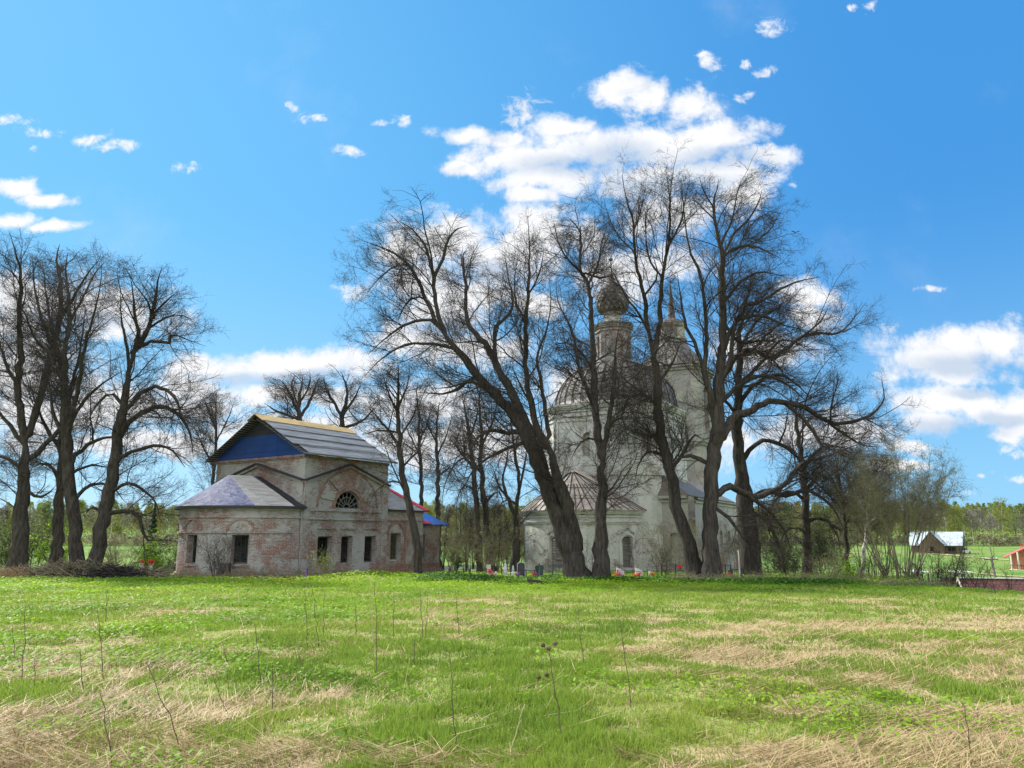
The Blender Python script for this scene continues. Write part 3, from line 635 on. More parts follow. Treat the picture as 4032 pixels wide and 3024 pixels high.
        mb.build('window_surround', M_WHITE, root, uv=True)
    for o in aw:                                           # boarded up windows
        mb = MB(); z = zw0
        while z < zw1 - .05:
            h_ = .16 + .05 * rng.random(); a0 = o['c'] - o['w'] / 2 - .02; a1 = o['c'] + o['w'] / 2 + .02
            tl = rng.uniform(-.02, .02); mb.beam(P3(ap.xy(a0, -.24), z + h_ / 2), P3(ap.xy(a1, -.24), z + h_ / 2 + tl), .03, h_ - .025); z += h_
        mb.build('boarded_window', M_WOODG, root, uv=True)
    # apse roof: faceted sheet metal cone with a short ridge to the main wall
    za = zpx(1850, 60.0); a1_ = at(2250, 1850, 60.2); apex = np.array([ac[0], ac[1], za]) - A * 2.2; apex = np.array([apex[0], apex[1], za]); rb = np.array([ac[0], ac[1], za]) + B * .3
    mb = MB(); sm = MB(); rE = ra + .5; nf = 9; ev = []
    for i in range(nf + 1):
        a = az + R(90) + R(180) * i / nf; ev.append(np.array([ac[0] + rE * math.sin(a), ac[1] + rE * math.cos(a), ze]))
    for i in range(nf):
        mb.slab([apex, ev[i], ev[i + 1]], .06)
        for q in np.linspace(0, 1, 4): e = ev[i] * (1 - q) + ev[i + 1] * q; sm.beam(apex + (e - apex) * (.04 if q in (0, 1) else .35) + [0, 0, .03], e + [0, 0, .03], .045)
        for q in (.45, .72): sm.beam(apex + (ev[i] - apex) * q + [0, 0, .01], apex + (ev[i + 1] - apex) * q + [0, 0, .01], .03)
    mb.slab([apex, rb, ev[0]], .06); mb.slab([apex, rb, ev[-1]], .06); rf = mb.build('apse_roof', M_ROOF, root, uv=True); sm.build('roof_seam', M_SEAM, rf)
    # refectory between the church and the bell tower
    rc = D + A * (hw + 3.8); l0 = Line(rc - A * 10.5 - B * 0 + B * 7.3, A, B, 15.5); lf = Line(D - A * (hw - 1.5) + B * (hw - .2), B, -A, 2.35)
    mb = MB(); zr = zpx(1960, 64); wo = [op(2.2 + 3.1 * i, 1.1, zb + 1.2, zb + 3.4, .4, depth=.3) for i in range(4)]
    wall(mb, l0, zb - 2, zr, wo); wall(mb, lf, zb - 2, zr, [op(1.2, .8, zb + 1.2, zb + 3.2, .3, depth=.25, back=1)], mback=1)
    mb.build('side_wall', [M_WHITE2, M_WHITE2], root, uv=True); mb = MB()
    for l in (l0, lf):
        for a, b, p in ((zr - .5, zr - .35, .12), (zr - .2, zr, .3)): band(mb, l, 0, l.L, a, b, p)
    mb.build('side_cornice', M_WHITE2, root, uv=True); mb = MB()
    q0 = D - A * (hw - 1.2) + B * 7.7; q1 = q0 + A * 15.5; up = zr + 1.9 - 0
    f3 = lambda q, z: np.array([q[0], q[1], z])
    mb.slab([f3(q0, zr), f3(q1, zr), f3(q1 - B * 3.5, up), f3(q0 - B * 2.6 + A * .8, up)], .07); mb.slab([f3(q0 - B * 2.7, zr), f3(q0, zr), f3(q0 - B * 2.6 + A * .8, up)], .07); mb.build('side_roof', M_DOME, root, uv=True)
    return az, A, B
az_w, A_w, B_w = build_white_church()

def build_tower():
    T = at(2649, 1350, 82.0); T[2] = -2.0; zpx = lambda py: at(2649, py, 80)[2]
    root = empty('bell_tower', T, 'pale bell tower with a bulging roof and thin needle spire, behind the white church', 'tower')
    hw = 3.45; zc = zpx(1445); pts = chamfer(T, A_w, B_w, hw, .7); mb = MB(); mos = [MB(), MB(), MB()]
    for l in poly_lines(pts):
        big = l.L > 3
        wall(mb, l, -6, zc, [op(l.L / 2, 2.0, zpx(1700), zpx(1520), 1.0, depth=.5), op(l.L / 2, 1.6, zpx(2000), zpx(1850), .8, depth=.25, back=1)] if big else [], mback=0)
        for z, mm in zip((zpx(1470), zpx(1760), zpx(2060)), mos): band(mm, l, -.05, l.L + .05, z, z + .3, .2); band(mm, l, -.1, l.L + .1, z + .3, z + .5, .38)
        band(mos[0], l, 0, l.L, zpx(1445) - .1, zpx(1445), .42)
    mb.build('tower_wall', [M_TOWER], root, uv=True); [mo.build('cornice', M_TOWER, root, uv=True) for mo in mos]
    pts2 = chamfer(T, A_w, B_w, 4.9, .8); mb = MB()
    for l in poly_lines(pts2): wall(mb, l, -6, zpx(2040), []); band(mb, l, 0, l.L, zpx(2050), zpx(2040), .25)
    mb.build('lower_stage', [M_WHITE2], root, uv=True)
    Tz = np.array([T[0], T[1], 0]); mb = MB(); z0 = zc; z1 = zpx(1325)
    prof = [(hw * 1.13, z0)] + [(hw * r, z0 + (z1 - z0) * z) for r, z in ((1.06, .08), (.98, .2), (.87, .38), (.72, .56), (.58, .72), (.48, .86), (.44, 1.0))]
    mb.lathe(Tz, prof, 8, a0=az_w + R(22.5), a1=az_w + R(22.5) + 2 * math.pi); mb.build('roof', M_DOME, root)
    mb = MB(); zq = zpx(1262); mb.lathe(Tz, [(1.62, z1 - .02), (1.62, z1 + .3), (1.42, z1 + .45), (1.42, zq - .5), (1.6, zq - .3), (1.68, zq)], 8, a0=az_w + R(22.5), a1=az_w + R(22.5) + 2 * math.pi); mb.build('lantern', M_TOWER, root, uv=True)
    mb = MB(); zz = zpx(1236); mb.lathe(Tz, [(1.75, zq - .02), (1.3, zq + .3), (.75, zz - .1), (.46, zz), (.42, zz + .3), (.30, zz + 1.8), (.05, zpx(1090)), (.02, zpx(1072))], 8); mb.build('spire', M_ONION, root)
build_tower()
# @@MARK

# ------------------------------------------------------------------ ground, river, road
RNG = np.random.default_rng(7)
def dryness(x, y):
    """0 green .. 1 straw, from noise plus the larger straw patches of the meadow"""
    d = fbm(x * .33 + 3, y * .45, 21, 4) * .95 + .35 * (fbm(x * 1.7, y * 1.9, 33, 3) - .5)
    for cx, cy, rx, ry, a in ((-3.6, 6.2, 2.2, 1.0, .3), (-1.6, 6.6, 2.4, .6, .25), (-4.8, 8.3, 1.6, .5, .3), (4.2, 8.6, 1.6, 1.3, .26), (6.5, 11.5, 3, 2.2, .2), (-2.0, 15.6, 2.4, 1.4, .28), (7.5, 17.5, 6, 2.6, .24), (2.2, 13, 2.0, 1.6, .12), (12, 22, 8, 3.5, .12), (1.8, 6.2, 2.0, .7, .2), (-8, 20, 3, 2, .12)):
        d = d + a * np.exp(-((x - cx) / rx) ** 2 - ((y - cy) / ry) ** 2)
    d = d - .22 * sst(24, 33, y) * (1 - .7 * sst(6, 14, x)) - .07
    return np.clip(d, 0, 1)
rr = np.concatenate([[0.3], np.geomspace(1.0, 60, 190), np.geomspace(61, 900, 110), np.geomspace(950, 4200, 8)])
aa = np.concatenate([np.linspace(-45, 45, 241), np.linspace(48, 312, 45)]) * math.pi / 180
RR, AA = np.meshgrid(rr, aa, indexing='ij'); gx = RR * np.sin(AA); gy = RR * np.cos(AA); gz = tz(gx, gy)
nr, na = RR.shape; ii, jj = np.meshgrid(np.arange(nr - 1), np.arange(na), indexing='ij'); j2 = (jj + 1) % na
fc = np.stack([ii * na + jj, ii * na + j2, (ii + 1) * na + j2, (ii + 1) * na + jj], -1).reshape(-1, 4)
zone = sst(2, 16, gy - edge2(gx, gy)) * (gy > 0); dry = dryness(gx, gy) * (1 - zone)
me = np_mesh('ground', np.stack([gx, gy, gz], -1).reshape(-1, 3), fc, True, {'zone': zone.ravel(), 'dry': dry.ravel()})
def ground_mat(t, b, pos):
    z = t.n('ShaderNodeAttribute', attribute_name='zone').outputs['Fac']; d = t.n('ShaderNodeAttribute', attribute_name='dry').outputs['Fac']
    n = t.noise(pos, 3.0, 6, .7); n2 = t.noise(pos, .09, 5, .6); n3 = t.noise(pos, 14.0, 4, .7)
    green = t.mix(t.ss(n, .3, .7), rgb(.12, .17, .035), rgb(.24, .26, .08)); straw = t.mix(t.ss(n3, .3, .7), rgb(.20, .15, .075), rgb(.42, .34, .19))
    c = t.mix(t.ss(t.m('MULTIPLY_ADD', n, .25, d), .55, .72), green, straw)
    field = t.mix(t.ss(n2, .35, .62), rgb(.075, .17, .03), rgb(.15, .21, .05)); field = t.mix(t.m('MULTIPLY', t.ss(t.noise(pos, .5, 5, .7), .5, .75), .5), field, rgb(.22, .21, .09))
    bp = t.n('ShaderNodeBump', {'Strength': .5, 'Distance': .05, 'Height': n3}); t.set(b, 'Normal', bp.outputs[0])
    return t.mix(z, c, field)
tag(link('ground', me, mat('meadow_ground', rough=.95, spec=.1, build=ground_mat)), 'green spring meadow with straw patches falling to far fields', 'ground', kind='structure')
def strip(name, pts, w, m, label, cat, lift=.12, n=40):
    pts = np.array(pts, float); tt = np.linspace(0, len(pts) - 1, n); X = np.interp(tt, range(len(pts)), pts[:, 0]); Y = np.interp(tt, range(len(pts)), pts[:, 1])
    dx = np.gradient(X); dy = np.gradient(Y); L = np.hypot(dx, dy); mb = MB()
    W_ = lambda i, s: (X[i] - dy[i] / L[i] * w / 2 * s, Y[i] + dx[i] / L[i] * w / 2 * s)
    for i in range(n - 1):
        q = [W_(i, 1), W_(i + 1, 1), W_(i + 1, -1), W_(i, -1)]; mb.face([(x, y, tzf(x, y) + lift) for x, y in q])
    return tag(mb.build(name, m), label, cat, kind='structure')
M_TRACK = mat('pale_track', (.36, .29, .18), .95, var=.2, vscale=.5)
def gp(px, py):
    """ground point of the valley seen at this pixel (search along the ray)"""
    r = ray(px, py)
    for Y in np.arange(70, 420, 1.0):
        p = EYE + r * (Y / r[1])
        if p[2] < tzf(p[0], p[1]): return p
    return EYE + r * (330 / r[1])
strip('track', [gp(3300, 2178)[:2], gp(3560, 2176)[:2], gp(3720, 2184)[:2], gp(3840, 2196)[:2], gp(3960, 2206)[:2], gp(4150, 2212)[:2]], 2.6, M_TRACK, 'pale dirt track crossing the green field below the log house', 'track')
strip('path', [gp(3560, 2250)[:2], gp(3800, 2256)[:2], gp(3950, 2270)[:2], gp(4150, 2280)[:2]], 1.6, M_TRACK, 'narrow tan path through the near field by the poles', 'path')
mb = MB(); q = at(1835, 2222, 140.0); wz = -5.0
for i in range(24):
    a, b = (q[0] - 16 + 32 * i / 24, q[0] - 16 + 32 * (i + 1) / 24); h = lambda u: 13 * math.sqrt(max(0, 1 - ((u - q[0]) / 17) ** 2)); off = lambda u: 2.2 * math.sin(u * .5)
    mb.face([(a, 140 - h(a) + off(a), wz + .35), (b, 140 - h(b) + off(b), wz + .35), (b, 140 + h(b) + off(b), wz + .35), (a, 140 + h(a) + off(a), wz + .35)])
def water(t, b, pos):
    bp = t.n('ShaderNodeBump', {'Strength': .25, 'Distance': .05, 'Height': t.noise(pos, 1.5, 3, .6)}); t.set(b, 'Normal', bp.outputs[0]); return rgb(.05, .07, .08)
tag(mb.build('water', mat('river_water', rough=.08, spec=.6, build=water)), 'pale glinting bend of river seen between the two churches', 'river', kind='structure')
# @@VEG

# ------------------------------------------------------------------ bare trees
def resample(P, r, K):
    """polylines (K0,3) -> (K,3) by arc length through a smooth curve"""
    P = np.asarray(P, float); r = np.asarray(r, float)
    if len(P) > 2:
        Q = np.vstack([2 * P[0] - P[1], P, 2 * P[-1] - P[-2]]); o = []; rr_ = []
        for i in range(1, len(Q) - 2):
            for q in np.linspace(0, 1, 8, endpoint=False):
                a, b, c, d = Q[i - 1], Q[i], Q[i + 1], Q[i + 2]
                o.append(.5 * (2 * b + (c - a) * q + (2 * a - 5 * b + 4 * c - d) * q * q + (3 * b - a - 3 * c + d) * q ** 3)); rr_.append(r[i - 1] * (1 - q) + r[i] * q)
        o.append(P[-1]); rr_.append(r[-1]); P = np.array(o); r = np.array(rr_)
    s = np.concatenate([[0], np.cumsum(np.linalg.norm(np.diff(P, axis=0), axis=1))]); u = np.linspace(0, s[-1], K)
    return np.stack([np.interp(u, s, P[:, k]) for k in range(3)], -1), np.interp(u, s, r), s[-1]
def unit(v): return v / (np.linalg.norm(v, axis=-1, keepdims=True) + 1e-9)
def grow(base, d, L, r0, K, rng, gnarl, up, droop=0.0, tip=.25):
    n = len(base); P = np.zeros((n, K, 3)); P[:, 0] = base; d = unit(d); st = (L / (K - 1))[:, None]
    bend = rng.normal(0, 1, (n, 3)) * gnarl * .22
    for k in range(1, K):
        f = k / (K - 1); upv = up * (1 - f * .2) - droop * max(0, .6 - abs(f - .45)) ; d = d + rng.normal(0, 1, (n, 3)) * gnarl + bend; d[:, 2] += (upv if np.isscalar(upv) else upv); d = unit(d); P[:, k] = P[:, k - 1] + d * st
    tt = np.linspace(0, 1, K)[None]; return P, r0[:, None] * (1 - (1 - tip) * tt)
def spawn(P, Rr, cnt, t0, ang, rng, t1=1.0, bias=None, bk=0.0):
    """children starts: parents (N,K,3), counts (N,)"""
    N, K, _ = P.shape; idx = np.repeat(np.arange(N), cnt); M = len(idx); t_ = t0 + (t1 - t0) * rng.random(M)
    f = t_ * (K - 1); i = np.minimum(f.astype(int), K - 2); q = (f - i)[:, None]
    p = P[idx, i] * (1 - q) + P[idx, i + 1] * q; tg = unit(P[idx, i + 1] - P[idx, i]); r = Rr[idx, i] * (1 - q[:, 0]) + Rr[idx, i + 1] * q[:, 0]
    v = rng.normal(0, 1, (M, 3));
    if bias is not None: v = v + bk * bias(p)
    v = v - (v * tg).sum(1, keepdims=True) * tg; v = unit(v); a = R(ang) * (.65 + .6 * rng.random(M))[:, None]
    return idx, t_, p, tg * np.cos(a) + v * np.sin(a), r
def tubes(polys, sides):
    """list of (P (N,K,3), R (N,K)) -> verts, quads"""
    VV = []; FF = []; off = 0
    for (P, Rr), n in zip(polys, sides):
        if len(P) == 0: continue
        N, K, _ = P.shape; T = np.gradient(P, axis=1); T = unit(T); ref = np.where(np.abs(T[..., 2:3]) > .9, np.array([1., 0, 0]), np.array([0, 0, 1.]))
        A = unit(np.cross(T, ref)); B = np.cross(T, A); th = 2 * np.pi * np.arange(n) / n
        V_ = P[:, :, None] + Rr[:, :, None, None] * (A[:, :, None] * np.cos(th)[None, None, :, None] + B[:, :, None] * np.sin(th)[None, None, :, None])
        VV.append(V_.reshape(-1, 3)); a = np.arange(N)[:, None, None] * K * n; k = np.arange(K - 1)[None, :, None] * n; j = np.arange(n)[None, None]; jn = (j + 1) % n
        FF.append(np.stack(np.broadcast_arrays(off + a + k + j, off + a + k + jn, off + a + k + n + jn, off + a + k + n + j), -1).reshape(-1, 4)); off += N * K * n
    return np.concatenate(VV), np.concatenate(FF)
RMIN = .0052
def ramify(P, Rr, L, rng, dens=1.0, maxlen=4.2, up=.05, droop=0.0, twig=1.0, t0=.12, axis=None, spread=52, k1=.46, fine=1.0):
    """fill limbs (N,K,3) with branches, sprays and twigs; returns list of levels"""
    bias = None
    if axis is not None: bias = lambda p: unit(np.stack([p[:, 0] - axis[0], p[:, 1] - axis[1], np.zeros(len(p))], -1))
    c1 = np.maximum(1, (L * dens / k1 * (.8 + .4 * rng.random(len(L))) + .5).astype(int))
    idx, t_, p, d, r = spawn(P, Rr, c1, t0, spread, rng, bias=bias, bk=.9)
    L1 = np.minimum(maxlen, (1.25 + r * 24)) * (.45 + .75 * rng.random(len(p))) * (1.05 - .35 * t_); r1 = np.clip(np.minimum(r * .5, L1 * .0075 + .004), RMIN * 1.3, None)
    P1, R1 = grow(p, d, L1, r1, 8, rng, .125, up, droop, .35)
    c2 = np.maximum(2, (L1 * 5.4 * twig).astype(int)); idx, t_, p, d, r = spawn(P1, R1, c2, .1, 48, rng)
    L2 = L1[idx] * (.16 + .34 * rng.random(len(p))) * (1.1 - .55 * t_) + .15; r2 = np.clip(np.minimum(r * .65, L2 * .006 + .003), RMIN, None)
    P2, R2 = grow(p, d, L2, r2, 5, rng, .15, up, droop, .6)
    c3 = np.maximum(1, (L2 * 8.0 * twig * fine).astype(int)); idx, t_, p, d, r = spawn(P2, R2, c3, .12, 46, rng)
    L3 = (.16 + .46 * rng.random(len(p))) * np.minimum(1, .5 + L2[idx]); r3 = np.full(len(p), RMIN * .85)
    P3_, R3 = grow(p, d, L3, r3, 3, rng, .14, up * .5, 0, .8)
    return [(P1, R1), (P2, R2), (P3_, R3)], [4, 3, 3]
def trunk_mesh(P, Rr, n=12, rng=None, flare=0.0):
    """one tapered limb, with bark lumps and root flare"""
    K = len(P); T = unit(np.gradient(P, axis=0)); ref = np.array([0.9, .43, .1]) if abs(T[:, 2]).mean() > .6 else np.array([0, 0.1, 1.0])
    A = unit(np.cross(T, ref)); B = np.cross(T, A); th = 2 * np.pi * np.arange(n) / n
    rr_ = Rr[:, None] * (1 + .10 * np.sin(th * 3 + 1.7)[None] + .07 * rng.normal(0, 1, (K, n)))
    if flare: h = np.linspace(0, 1, K); s = np.exp(-h * K * .55)[:, None]; rr_ = rr_ * (1 + flare * s * (1 + .5 * np.sin(th * 5 + .6)[None]))
    V_ = P[:, None] + rr_[..., None] * (A[:, None] * np.cos(th)[None, :, None] + B[:, None] * np.sin(th)[None, :, None])
    k = np.arange(K - 1)[:, None] * n; j = np.arange(n)[None]; jn = (j + 1) % n
    return V_.reshape(-1, 3), np.stack(np.broadcast_arrays(k + j, k + jn, k + n + jn, k + n + j), -1).reshape(-1, 4)
def traced_tree(name, d, label, limbs, seed, group=None, dens=1.0, twig=1.0, maxlen=4.2, up=.04, droop=0.0, extra=5, sides=12, bark=None, tw=None, slopes=True, flare=.35, fine=1.0, cat='tree', trunk_t0=.35, sub=.42):
    """limbs: lists of (x, y, width) in the 2212 wide photo; the first is the trunk. Each limb leaves the plane of the trunk by its own slope."""
    rng = np.random.default_rng(seed); pl = []; k = S * d / F
    base = a2(limbs[0][0][0], limbs[0][0][1], d); bz = tzf(base[0], base[1]); trunkP = None
    for li, l in enumerate(limbs):
        pts = np.array([a2(x, y, d) for x, y, w in l]); rad = np.array([w for x, y, w in l]) * k / 2 * .95
        rad[-1] *= .3; rad[-2] *= .75 if len(rad) > 3 else 1
        if li == 0: pts[0, 2] = bz - .25
        if li > 0:
            sl = rng.uniform(-.5, .5) if slopes else 0; s = np.concatenate([[0], np.cumsum(np.linalg.norm(np.diff(pts, axis=0), axis=1))])
            y0 = 0
            if trunkP is not None: q = trunkP[np.argmin(np.hypot(trunkP[:, 0] - pts[0, 0], trunkP[:, 2] - pts[0, 2]))]; y0 = q[1] - d
            dy = y0 + sl * s
            pts = EYE + (pts - EYE) * ((d + dy) / d)[:, None]; rad = rad * (d + dy) / d
            if trunkP is not None:                     # root the limb inside the wood it leaves
                q = np.linalg.norm(trunkP - pts[0], axis=1); lo_ = trunkP[:, 2] < pts[0, 2] - .4 * rad[0]
                if lo_.any(): j_ = np.argmin(q + 1e3 * ~lo_); pts = np.vstack([trunkP[j_] * .85 + pts[0] * .15, pts]); rad = np.concatenate([[min(rad[0] * .9, trunkR[j_] * .8)], rad])
        n_ = max(6, int(np.linalg.norm(np.diff(pts, axis=0), axis=1).sum() / .45)); Pp, rp, L = resample(pts, rad, n_)
        Pp[1:-1] += rng.normal(0, 1, (n_ - 2, 3)) * np.minimum(.05, rp[1:-1, None] * .28)
        if li == 0: trunkP, trunkR = Pp, rp
        else: trunkP, trunkR = np.vstack([trunkP, Pp]), np.concatenate([trunkR, rp])
        pl.append((Pp, np.maximum(rp, .008), L))
    # limbs towards and away from the viewer, so that the crown is round
    T0, r0, L0 = pl[0]; nmain = len(pl); H = max(p[:, 2].max() for p, _, _ in pl) - bz
    for e in range(extra):
        src = pl[rng.integers(0, nmain)]; Pp, rp, L = src; i = int(len(Pp) * rng.uniform(.3, .8)); 
        if Pp[i, 2] - bz < .28 * H: continue
        dirn = np.array([rng.normal(0, .35), (1 if e % 2 else -1) * rng.uniform(.5, 1), rng.uniform(.35, .9)])[None]; Ln = np.array([rng.uniform(.14, .28) * H])
        G, GR = grow(Pp[i][None], dirn, Ln, np.array([rp[i] * .55]), 12, rng, .10, up * 1.2, droop, .2); pl.append((G[0], GR[0], Ln[0]))
    # side boughs between the traced limbs
    q_ = [resample(Pp, rp, 24) for Pp, rp, L in pl]; QP = np.array([x[0] for x in q_]); QR = np.array([x[1] for x in q_]); QL = np.array([x[2] for x in q_]); QP[0] = resample(pl[0][0][int(len(pl[0][0]) * trunk_t0):], pl[0][1][int(len(pl[0][1]) * trunk_t0):], 24)[0]
    cn = np.maximum(1, (QL * sub).astype(int)); ax_ = base
    idx, t_, p, dd, r = spawn(QP, QR, cn, .18, 50, rng, t1=.92, bias=lambda p: unit(np.stack([p[:, 0] - ax_[0], p[:, 1] - ax_[1], np.zeros(len(p))], -1)), bk=.5)
    Lb = np.minimum(.15 * H, 1.2 + r * 26) * rng.uniform(.6, 1.25, len(p)); low = ((p[:, 2] - bz) < .5 * H) * droop * 1.0
    PB, RB = grow(p, dd, Lb, np.clip(r * .42, .016, .055), 12, rng, .13, up * 1.3 - low * .6, droop, .3)
    ztop = max(a2(x, y, d)[2] for l in limbs for x, y, w in l) - .9
    def lid(Q):
        z = Q[..., 2]; Q[..., 2] = np.where(z > ztop - 1.5, ztop - 1.5 + 2.2 * np.tanh((z - ztop + 1.5) / 2.6), z)
    lid(PB)
    for q__ in pl: lid(q__[0])
    root = empty(name, (base[0], base[1], bz), label, cat, group); off = np.array(root.location)
    bm_, tm_ = bark or M_BARK, tw or M_TWIG
    for i, (Pp, rp, L) in enumerate(pl):
        v, f = trunk_mesh(Pp, rp, sides if rp[0] > .1 else 7, rng, flare if i == 0 else 0)
        link('trunk' if i == 0 else 'limb', np_mesh('trunk' if i == 0 else 'limb', v - off, f, True), bm_, root)
    K = 16; PP = []; RR_ = []; LL = []; 
    for i, (Pp, rp, L) in enumerate(pl):
        q, r_, _ = resample(Pp, rp, 40)
        if i == 0: a = int(40 * trunk_t0); q, r_ = q[a:], r_[a:]; L = L * (1 - trunk_t0)
        q, r_, _ = resample(q, r_, K); PP.append(q); RR_.append(r_); LL.append(L)
    sb = [resample(PB[i], RB[i], K)[:2] for i in range(len(PB))]
    PP = np.array(PP + [x[0] for x in sb]); RR_ = np.array(RR_ + [x[1] for x in sb]); LL = np.concatenate([LL, Lb])
    lv, sd_ = ramify(PP, RR_, LL, rng, dens, maxlen, up, droop, twig, axis=base, fine=fine)
    for q__ in lv: lid(q__[0])
    v, f = tubes([(PB, RB)] + lv, [5] + sd_); link('crown', np_mesh('crown', v - off, f), tm_, root)
    return root
LIME = 'bare trees round the churches'
TT = traced_tree
TREES = []
def T(*a, **k): TREES.append((a, k))
DL = dict(dens=.95, sub=.36)
T('lime_tree', 52, 'bare forked lime at the far left end of the row, splitting in two', [
 [(40,1222,40),(48,1100,29),(53,1000,26),(55,950,23)], [(53,950,17),(40,860,15),(45,760,13),(41,690,10),(46,600,7),(32,540,4),(20,492,2)],
 [(57,945,17),(84,870,15),(114,750,13),(129,680,11),(132,620,9),(123,560,6),(132,500,3)], [(60,995,14),(95,965,11),(130,925,9),(152,860,6),(170,800,3)], [(52,960,10),(10,905,8),(-20,880,6),(-60,880,3)], [(41,840,9),(15,790,7),(-5,730,5),(-20,660,2)], [(114,750,8),(90,690,7),(75,620,5),(70,540,2)], [(45,1010,9),(0,985,7),(-40,1000,4)], [(52,1060,8),(90,1075,6),(120,1050,3)], [(129,690,7),(160,640,6),(190,590,4),(215,560,2)]], 11, extra=4, **DL)
T('lime_tree', 56, 'bare lime trunk standing behind the second and third leaders, left of the leaning lime', [
 [(124,1216,28),(128,1100,20),(132,1000,17),(136,920,14),(138,840,11),(128,780,8),(110,700,6),(98,620,4),(92,540,2)], [(134,980,10),(105,930,8),(80,880,6),(60,810,3)], [(137,880,8),(160,810,7),(176,740,5),(185,660,3)], [(131,1040,8),(100,1000,6),(70,1010,3)]], 12, extra=3, **DL)
T('lime_tree', 50, 'bare lime with a thick straight trunk, right beside the leaning lime', [
 [(172,1218,31),(160,1130,25),(151,1050,25),(145,980,23),(143,880,20),(141,820,15),(140,760,11),(150,700,9),(148,640,7),(142,580,5),(150,520,2)], [(149,935,12),(165,860,10),(170,820,9),(180,760,7),(200,690,5),(216,620,3),(221,560,2)], [(152,910,8),(185,862,7),(230,822,5),(268,800,3)], [(155,1000,10),(188,960,8),(230,945,6),(255,950,4),(280,985,2)], [(146,950,9),(118,900,8),(108,840,6),(98,770,4)], [(141,800,8),(120,740,6),(112,680,4),(118,600,2)], [(168,1070,8),(200,1045,7),(240,1050,5),(270,1085,3)], [(150,700,6),(180,640,5),(205,590,4),(228,560,2)], [(158,1020,7),(195,1005,6),(235,1010,4)]], 13, extra=4, **DL)
T('lime_tree', 48, 'bare lime leaning to the right with long drooping side branches, nearest the brick church', [
 [(200,1218,33),(222,1130,28),(240,1040,25),(255,950,23),(265,890,20),(275,820,17),(285,775,14)], [(287,765,12),(310,730,11),(325,690,9),(335,650,7),(340,610,5),(352,565,2)], [(285,775,10),(299,720,8),(291,680,6),(288,640,5),(280,585,2)], [(298,748,9),(333,736,8),(364,741,7),(371,722,6),(395,730,4),(445,748,2)], [(279,795,8),(270,730,6),(262,690,5),(260,630,2)], [(258,940,13),(290,900,11),(340,880,10),(380,890,8),(408,930,6),(418,990,3)], [(263,900,11),(300,850,9),(345,836,8),(380,862,6),(395,900,4),(440,930,2)], [(250,990,10),(290,975,8),(330,962,7),(370,972,6),(400,1010,3)], [(236,1108,10),(265,1105,9),(298,1114,8),(309,1150,7),(320,1166,6),(358,1166,3)], [(315,715,6),(350,690,5),(385,680,4),(415,690,2)], [(330,680,6),(360,650,5),(385,630,3)], [(262,870,8),(235,850,7),(205,880,5),(180,930,3)], [(240,1060,8),(270,1045,7),(305,1055,6),(335,1085,5),(345,1120,3)], [(225,1110,7),(200,1095,6),(185,1110,4)]], 14, extra=4, droop=.05, **DL)
T('lime_tree', 70, 'bare tree rising behind the ochre ridge, left of the two', [[(644,1010,13),(646,930,11),(643,880,10),(650,840,7),(655,800,3)], [(646,895,8),(625,850,6),(612,820,4),(600,800,2)], [(648,900,8),(672,860,6),(685,820,4),(695,790,2)], [(644,880,5),(630,830,4),(640,790,2)], [(645,905,6),(600,890,5),(570,870,2)], [(648,870,5),(668,830,4),(670,790,2)]], 15, extra=3, maxlen=3)
T('lime_tree', 72, 'bare tree rising behind the low end of the ochre ridge, next to the annex', [[(740,1010,13),(738,940,11),(742,890,9),(750,850,6),(742,810,4),(735,785,2)], [(740,905,7),(715,860,6),(702,830,4),(700,800,2)], [(742,895,7),(765,860,5),(780,830,3)], [(741,925,7),(780,910,6),(810,880,4)]], 16, extra=3, maxlen=3)
T('birch_tree', 75, 'thin faint tree standing between the leaning lime and the brick church', [[(458,1150,9),(460,1040,7),(467,950,6),(466,890,4),(470,830,2)], [(462,1010,4),(440,970,3),(425,930,2)], [(464,960,4),(490,910,3),(505,870,2)], [(466,930,3),(447,880,2),(440,850,1)]], 17, extra=4, maxlen=3.4, tw=None, dens=1.3, up=.09)
T('ash_tree', 46.5, 'slender bare tree standing directly in front of the annex of the brick church', [[(905,1238,22),(895,1150,17),(880,1080,15),(866,1000,12),(861,930,10),(860,860,7),(861,800,4),(860,752,2)], [(863,965,7),(835,925,6),(810,895,4),(790,875,2)], [(863,945,6),(890,905,4),(905,860,2)], [(872,1045,5),(846,1039,4),(815,1058,3),(797,1090,1)], [(861,900,5),(840,850,4),(825,800,2)], [(861,880,5),(880,830,3),(885,780,2)], [(872,1060,4),(845,1000,3),(825,940,2)], [(868,1010,5),(905,970,4),(925,930,2)], [(862,935,5),(820,930,4),(780,940,2)]], 18, extra=4, maxlen=3.2, up=.07)
T('lime_tree', 70, 'thin bare tree just past the blue annex roof', [[(912,1180,10),(910,1040,8),(905,960,7),(905,900,5),(900,850,3),(903,810,2)], [(906,980,4),(885,940,3),(870,900,2)], [(906,950,4),(925,910,3),(930,870,2)]], 19, extra=4, maxlen=3)
T('lime_tree', 68, 'bare tree rising over the tip of the blue annex roof', [[(948,1180,11),(946,1040,9),(943,970,7),(945,900,5),(950,850,3)], [(944,985,5),(965,940,3),(975,900,2)], [(944,960,4),(925,920,3),(915,880,2)], [(946,1030,5),(975,1010,4),(990,1040,2)]], 20, extra=5, maxlen=3, droop=.04)
